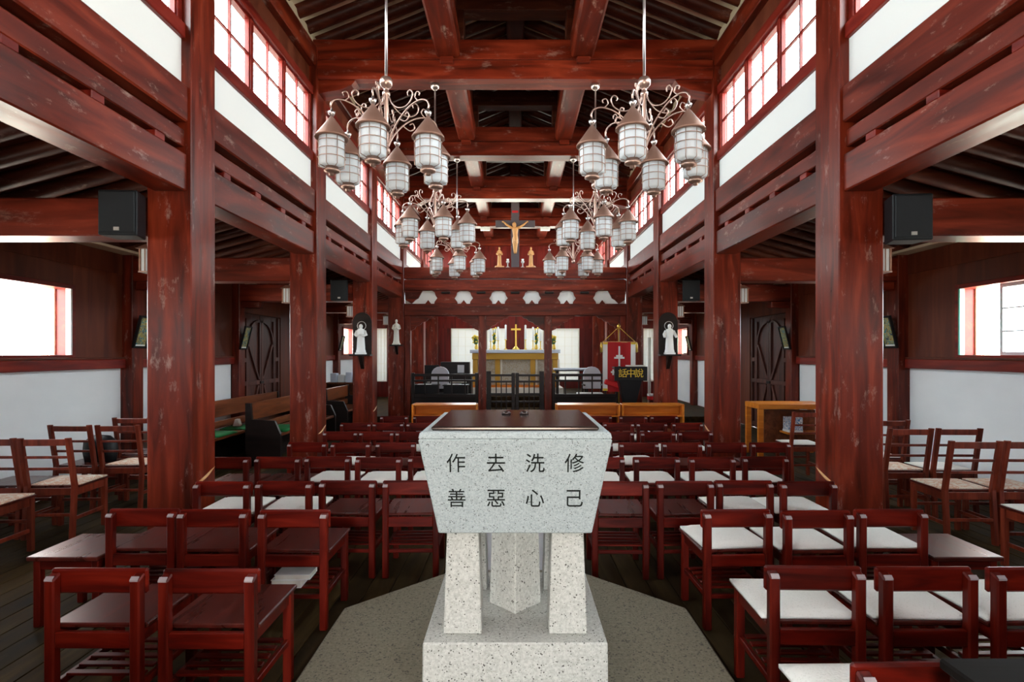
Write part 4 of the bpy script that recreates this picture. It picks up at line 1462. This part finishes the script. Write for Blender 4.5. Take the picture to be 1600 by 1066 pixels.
def flowers(x, y, z, label, n=16, spread=.12, hh=.22):
    t = thing('flower_vase', label, 'flowers', (x, y, z), 0, 'altar flowers')
    lathe('vase', [(0, 0), (.04, 0), (.055, .06), (.035, .13), (.045, .15), (0, .15)], 'gold', t, 10)
    rnd = random.Random(int(x * 100))
    bm1, bm2 = bmesh.new(), bmesh.new()
    for q in range(n):
        p = Vector((rnd.uniform(-1, 1) * spread, rnd.uniform(-.6, .6) * spread, .15 + rnd.uniform(.1, 1) * hh))
        bm_tube(bm1, [(0, 0, .14), p * .5 + Vector((0, 0, .07)), p], [.004, .02, .006], 4)
        bmesh.ops.create_icosphere(bm2, subdivisions=1, radius=.03, matrix=Matrix.Translation(p))
    l = link('leaves', finish(bm1, 'leaves'), 'leafgreen', t)
    l['kind'] = 'stuff'
    l = link('blooms', finish(bm2, 'blooms', True), 'yellow', t)
    l['kind'] = 'stuff'


flowers(-1.12, YA + .3, ZA, 'yellow flowers in a vase at the left end of the altar', 18, .13, .28)
flowers(1.12, YA + .3, ZA, 'yellow flowers in a vase at the right end of the altar', 18, .13, .28)
flowers(-.62, YA + .62, ZA, 'tall yellow flowers among the candles left of the cross', 10, .05, .5)
flowers(.62, YA + .62, ZA, 'tall yellow flowers among the candles right of the cross', 10, .05, .5)

# ------------------------------------------------------------------ sanctuary furniture
def clergy_chair(x, y, label, rz=0):
    t = thing('clergy_chair', label, 'chair', (x, y, .12), rz, 'sanctuary chairs')
    for sx in (-1, 1):
        for sy in (-1, 1):
            box('leg', sx * .23 - .02, sx * .23 + .02, sy * .2 - .02, sy * .2 + .02, 0, .44 if sy < 0 else .9, 'darkwood', t, .003)
        box('armrest', sx * .23 - .025, sx * .23 + .025, -.2, .2, .64, .67, 'darkwood', t, .004)
    box('seat', -.24, .24, -.23, .23, .42, .46, 'darkwood', t, .006)
    poly = [(-.22, .55), (.22, .55), (.22, .9)] + [(.22 * math.cos(a * PI / 8), .9 + .2 * math.sin(a * PI / 8)) for a in range(1, 8)] + [(-.22, .9)]
    prism('white_back_cover', poly, 'Y', .155, .225, 'whitecloth', t, .008)


clergy_chair(-1.86, 13.9, 'dark chair with rounded white back cover left of the altar')
clergy_chair(1.9, 13.9, 'dark chair with rounded white back cover right of the altar')
t = thing('organ', 'dark wooden organ console with small screen left of the altar', 'organ', (-1.75, 14.6, .12))
box('case', -.62, .62, 0, .55, 0, .85, 'darkwood', t, .01)
box('top_case', -.2, .55, .2, .55, .85, 1.20, 'darkwood', t, .01)
box('music_desk', -.60, -.22, .1, .16, .85, 1.12, 'black', t, .004)
box('screen', .25, .42, .16, .2, .92, 1.12, 'aluminium', t)
box('key_shelf', -.58, .58, -.2, 0, .62, .68, 'darkwood', t, .006)
box('keyboard', -.5, .5, -.18, -.02, .68, .695, 'ivory', t)
box('pedal_board', -.4, .4, -.25, 0, 0, .08, 'darkwood', t, .004)
for (xx, yy, lab) in ((-2.1, 13.3, 'leftmost'), (-1.4, 13.3, 'middle left')):
    t = thing('kneeling_desk', 'black low kneeling desk with papers behind the rail, %s' % lab, 'desk', (xx, yy, .12), 0, 'kneeling desks')
    box('body', -.28, .28, 0, .3, 0, .66, 'black', t, .006)
    o = box('sloped_top', -.3, .3, -.03, .33, .66, .69, 'darkwood', t, .004)
    box('papers', -.2, .12, .02, .24, .69, .70, 'white', t)
t = thing('credence_table', 'side table under a white cloth right of the altar', 'table', (1.55, 15.3, .40))
for sx in (-1, 1):
    for sy in (0, 1):
        box('leg', sx * .4 - .025, sx * .4 + .025, .03 + sy * .34, .08 + sy * .34, 0, .66, 'darkwood', t, .003)
box('table_top', -.48, .48, 0, .45, .66, .69, 'darkwood', t, .004)
box('cloth', -.5, .5, -.02, .47, .69, .74, 'linen', t, .008)
box('cloth_fall', .46, .52, -.02, .47, .42, .70, 'linen', t, .008)
t = thing('stool_white', 'small white topped stool right of the altar rail', 'stool', (1.75, 13.35, .12))
box('seat', -.3, .3, -.15, .15, .44, .5, 'white', t, .01)
for sx in (-1, 1):
    for sy in (-1, 1):
        box('leg', sx * .25 - .02, sx * .25 + .02, sy * .12 - .02, sy * .12 + .02, 0, .44, 'darkwood', t)

# ------------------------------------------------------------------ banner and lectern in front of the screen
t = thing('church_banner', 'red banner with white cross and white borders on a gold pole', 'banner', (2.24, 12.25, 0))
tube('pole', [(0, .03, 0.03), (0, .03, 2.1)], .014, 'gold', t, 8)
lathe('foot', [(0, 0), (.16, 0), (.16, .02), (.03, .05), (0, .05)], 'gold', t, 12, cy=.03)
lathe('finial', [(0, 2.09), (.03, 2.1), (.04, 2.14), (.02, 2.17), (0, 2.2)], 'gold', t, 8, cy=.03)
tube('crossbar', [(-.36, .0, 1.79), (.36, .0, 1.79)], .014, 'palewood', t, 6)
for s in (-1, 1):
    tube('cord', [(0, .03, 2.12), (s * .17, .01, 1.96), (s * .34, 0, 1.80)], .008, 'gold', t, 5)
    lathe('tassel', [(0, 1.56), (.03, 1.58), (.028, 1.72), (.015, 1.78), (0, 1.79)], 'gold', t, 8, cx=s * .38)


def cloth_strip(name, x0, x1, z0, z1, y, mat, ph=0.0):
    bm = bmesh.new()
    n = 10
    a = []
    for i in range(n + 1):
        xx = x0 + (x1 - x0) * i / n
        dy = .012 * math.sin(xx * 14 + ph)
        a.append([bm.verts.new((xx, y + dy + d, z)) for (d, z) in ((0, z0), (0, z1), (.01, z1), (.01, z0))])
    for i in range(n):
        for k in range(4):
            bm.faces.new((a[i][k], a[i][(k + 1) % 4], a[i + 1][(k + 1) % 4], a[i + 1][k]))
    bm.faces.new(a[0])
    bm.faces.new(a[-1])
    return link(name, finish(bm, name, False), mat, t)


cloth_strip('field', -.25, .25, .72, 1.79, -.016, 'redcloth')
cloth_strip('border', -.35, -.25, .74, 1.78, -.016, 'white')
cloth_strip('border', .25, .35, .74, 1.78, -.016, 'white')
boxes('border_trim', [(-.35, -.25, -.034, -.028, 1.74, 1.78), (-.35, -.25, -.034, -.028, .74, .79), (.25, .35, -.034, -.028, 1.74, 1.78), (.25, .35, -.034, -.028, .74, .79)], 'goldpaint', t)
cross_ = boxes('white_cross', [(-.018, .018, -.042, -.030, 1.05, 1.70), (-.11, -.018, -.040, -.032, 1.43, 1.47), (.018, .11, -.040, -.032, 1.43, 1.47), (-.07, -.018, -.040, -.032, 1.47, 1.51), (.018, .07, -.040, -.032, 1.47, 1.51)], 'white', t)
boxes('small_cross', [(-.15, -.115, -.040, -.030, 1.08, 1.2), (-.18, -.15, -.040, -.032, 1.125, 1.16), (-.115, -.085, -.040, -.032, 1.125, 1.16)], 'white', t)
boxes('small_cross', [(.115, .15, -.040, -.030, 1.08, 1.2), (.085, .115, -.040, -.032, 1.125, 1.16), (.15, .18, -.040, -.032, 1.125, 1.16)], 'goldpaint', t)
o = boxes('red_drape', [(-.2, .22, 0, .06, 0, .11)], 'redbright', None, .02)
o.location = (2.05, 11.9, .84)
o.rotation_euler = (0, .33, 0)
tag(o, 'bright red cloth hanging below the banner beside the lectern', 'cloth')
lt = thing('lectern', 'black lectern with three gold characters on its front', 'lectern', (2.36, 11.6, 0))
box('front_panel', -.32, .32, -.02, .02, 1.0, 1.26, 'blacklacquer', lt, .005)
boxes('panel_frame', [(-.335, .335, -.035, .0, 1.245, 1.275), (-.335, .335, -.035, .0, .985, 1.015), (-.335, -.305, -.035, .0, 1.015, 1.245), (.305, .335, -.035, .0, 1.015, 1.245)], 'black', lt, .003)
o = box('book_rest', -.32, .32, 0.02, .38, 1.235, 1.265, 'blacklacquer', lt, .005)
box('open_book', -.05, .30, -.02, .3, 1.276, 1.30, 'ivory', lt, .004)
frustum('neck', (-.07, .07, .05, .19), .3, (-.24, .24, .02, .3), 1.0, 'blacklacquer', lt, .005)
frustum('base', (-.28, .28, -.05, .35), 0, (-.07, .07, .05, .19), .3, 'blacklacquer', lt, .005)
for ci, ch in enumerate('話中說'):
    text_mesh('character', ch, .19, .002, 'goldpaint', lt, ((ci - 1) * .165 + .0, -.0225, 1.13), (PI / 2, 0, 0))
lathe('lamp_base', [(0, 1.265), (.03, 1.265), (.03, 1.28), (0, 1.28)], 'black', lt, 8, cx=-.2, cy=.2)

# white boards and red box behind the lectern
o = tube('white_pole', [(3.0, 12.7, .0), (3.0, 12.7, 1.9)], .035, 'ivory', None, 10)
tag(o, 'slim white pole standing behind the lectern', 'pole')
o = box('white_board', 3.05, 3.13, 12.3, 12.36, 0.0, 1.33, 'white', None, .004)
tag(o, 'narrow white board standing right of the lectern', 'board')
t = thing('donation_box', 'small red and white box on a stand beside the white board', 'box', (2.95, 12.1, 0))
box('stand', -.08, .08, 0, .15, 0, .55, 'redpanel', t, .005)
box('box', -.1, .1, -.02, .17, .55, .63, 'redbright', t, .005)
box('lid', -.1, .1, -.02, .17, .63, .68, 'white', t, .005)

# ------------------------------------------------------------------ orange front desks
for (x0, x1, lab) in ((-1.73, -.65, 'orange wooden front bench left of the font'), (.70, 1.75, 'orange wooden front bench right of the font, nearer the middle'), (1.81, 2.83, 'orange wooden front bench right of the font, nearer the column')):
    t = thing('front_bench', lab, 'bench', ((x0 + x1) / 2, 9.55, 0), 0, 'orange front benches')
    hw = (x1 - x0) / 2
    prism('sloped_board', [(.02, .66), (.20, .685), (.20, .70), (0.02, .68)], 'X', -hw + .02, hw - .02, 'orange', t)
    box('face_board', -hw + .02, hw - .02, .19, .215, .50, .685, 'orange', t, .004)
    box('ledge', -hw + .02, hw - .02, .0, .19, .475, .50, 'orange', t, .004)
    for s in (-1, 1):
        box('end_panel', s * hw - .015, s * hw + .015, -.01, .22, 0, .69, 'orange', t, .006)
    box('back_panel', -hw + .02, hw - .02, .14, .16, .1, .475, 'chair', t, .003)

# ------------------------------------------------------------------ pews, cushions, desks in the aisles
def pew(x, y0, y1, label, s=1):
    """pew along the wall facing the nave; x is the back line, seat reaches x+.42*s"""
    t = thing('pew', label, 'pew', (x, y0, 0), 0, 'wooden pews in the left aisle')
    L = y1 - y0
    box('backrest', -.02 * s, .02 * s, .04, L - .04, .62, .86, 'pew', t, .008)
    box('lower_back', -.015 * s, .015 * s, .04, L - .04, .46, .56, 'pew', t, .004)
    box('seat', -.02 * s, .42 * s, .04, L - .04, .40, .44, 'pew', t, .006)
    box('kick_board', .05 * s, .08 * s, .04, L - .04, 0.0, .40, 'darkwood', t, .003)
    for yy in (0, L - .05):
        prism('end_panel', [(-.04 * s, 0), (.44 * s, 0), (.44 * s, .44), (.36 * s, .62), (.05 * s, .64), (.03 * s, .86), (-.04 * s, .86)], 'Y', yy, yy + .05, 'darkwood', t)
    return t


pew(-4.32, 6.95, 10.3, 'long brown pew along the left wall')
pew(-3.66, 7.78, 10.2, 'brown pew with green cushion, nearer the left columns')
pew(-3.66, 10.9, 12.4, 'far brown pew seen between the second and third left columns')


def pad(x, y, z, label, mat='greencloth', sx=.38, sy=.4, h=.04):
    o = bpy.data.objects.new('seat_pad', cushion_mesh(sx, sy, h, 'seat_pad', mat))
    COL.objects.link(o)
    o.location = (x, y, z)
    tag(o, label, 'cushion', 'green seat pads')


pad(-3.42, 8.35, .44, 'green seat pad on the pew nearer the columns, nearest', sy=.7)
pad(-3.42, 9.3, .44, 'green seat pad on the pew nearer the columns, farther')
pad(-4.08, 7.7, .44, 'green seat pad on the wall pew, lower in view', sy=.5)
pad(-4.08, 8.4, .44, 'green seat pad on the wall pew, with papers')
for i, (x, y, lab) in enumerate(((-4.08, 8.3, 'white folded paper on the green pad, nearer'), (-4.0, 8.55, 'white folded paper on the green pad, farther'))):
    o = prism('paper', [(-.05, 0), (.05, 0), (.02, .1), (-.02, .1)], 'Y', 0, .08, 'white')
    o.location = (x, y, .482)
    tag(o, lab, 'paper', 'papers on the pew')
o = thing('book_case', 'low brown bookcase with white books beyond the second left column', 'bookcase', (-3.75, 12.55, 0))
box('top', -.45, .45, 0, .35, .86, .90, 'pew', o, .005)
box('back', -.43, .43, .31, .34, 0, .86, 'pew', o)
for sx in (-1, 1):
    box('side', sx * .45 - .015, sx * .45 + .015, 0, .35, 0, .86, 'pew', o, .004)
for zz in (.08, .48):
    box('shelf', -.435, .435, .02, .31, zz, zz + .025, 'pew', o)
for q in range(5):
    bk = box('book', -3.75 - .36 + q * .17, -3.75 - .36 + q * .17 + .13, 12.62, 12.80, .9005, .9005 + (.2, .17, .22, .16, .2)[q], 'white' if q % 2 else 'linen', None, .004)
    tag(bk, 'white book standing on the low bookcase, %s along' % ['first', 'second', 'third', 'fourth', 'fifth'][q], 'book', 'books on the low bookcase')

# orange desk in the right aisle
t = thing('orange_desk', 'orange wooden desk in the right aisle between the columns', 'desk', (4.1, 8.4, 0))
box('desk_top', -.5, .55, -.02, .5, .72, .80, 'orange', t, .008)
for sx in (-.46, .51):
    for yy in (0, .44):
        box('leg', sx - .04, sx + .04, yy, yy + .05, 0, .72, 'orange', t, .005)
box('modesty_panel', -.28, .5, .3, .33, .18, .68, 'pew', t)
box('shelf', -.05, .47, .02, .3, .34, .37, 'orange', t, .004)
t = thing('leaflet_box', 'white printed leaflet box on the shelf of the orange desk', 'box', (4.18, 8.45, .37))
box('carton', -.1, .1, 0, .2, 0, .22, 'print', t)
box('rim', -.105, .105, -.005, .205, 0, .03, 'white', t)
print('objects', len(bpy.data.objects))
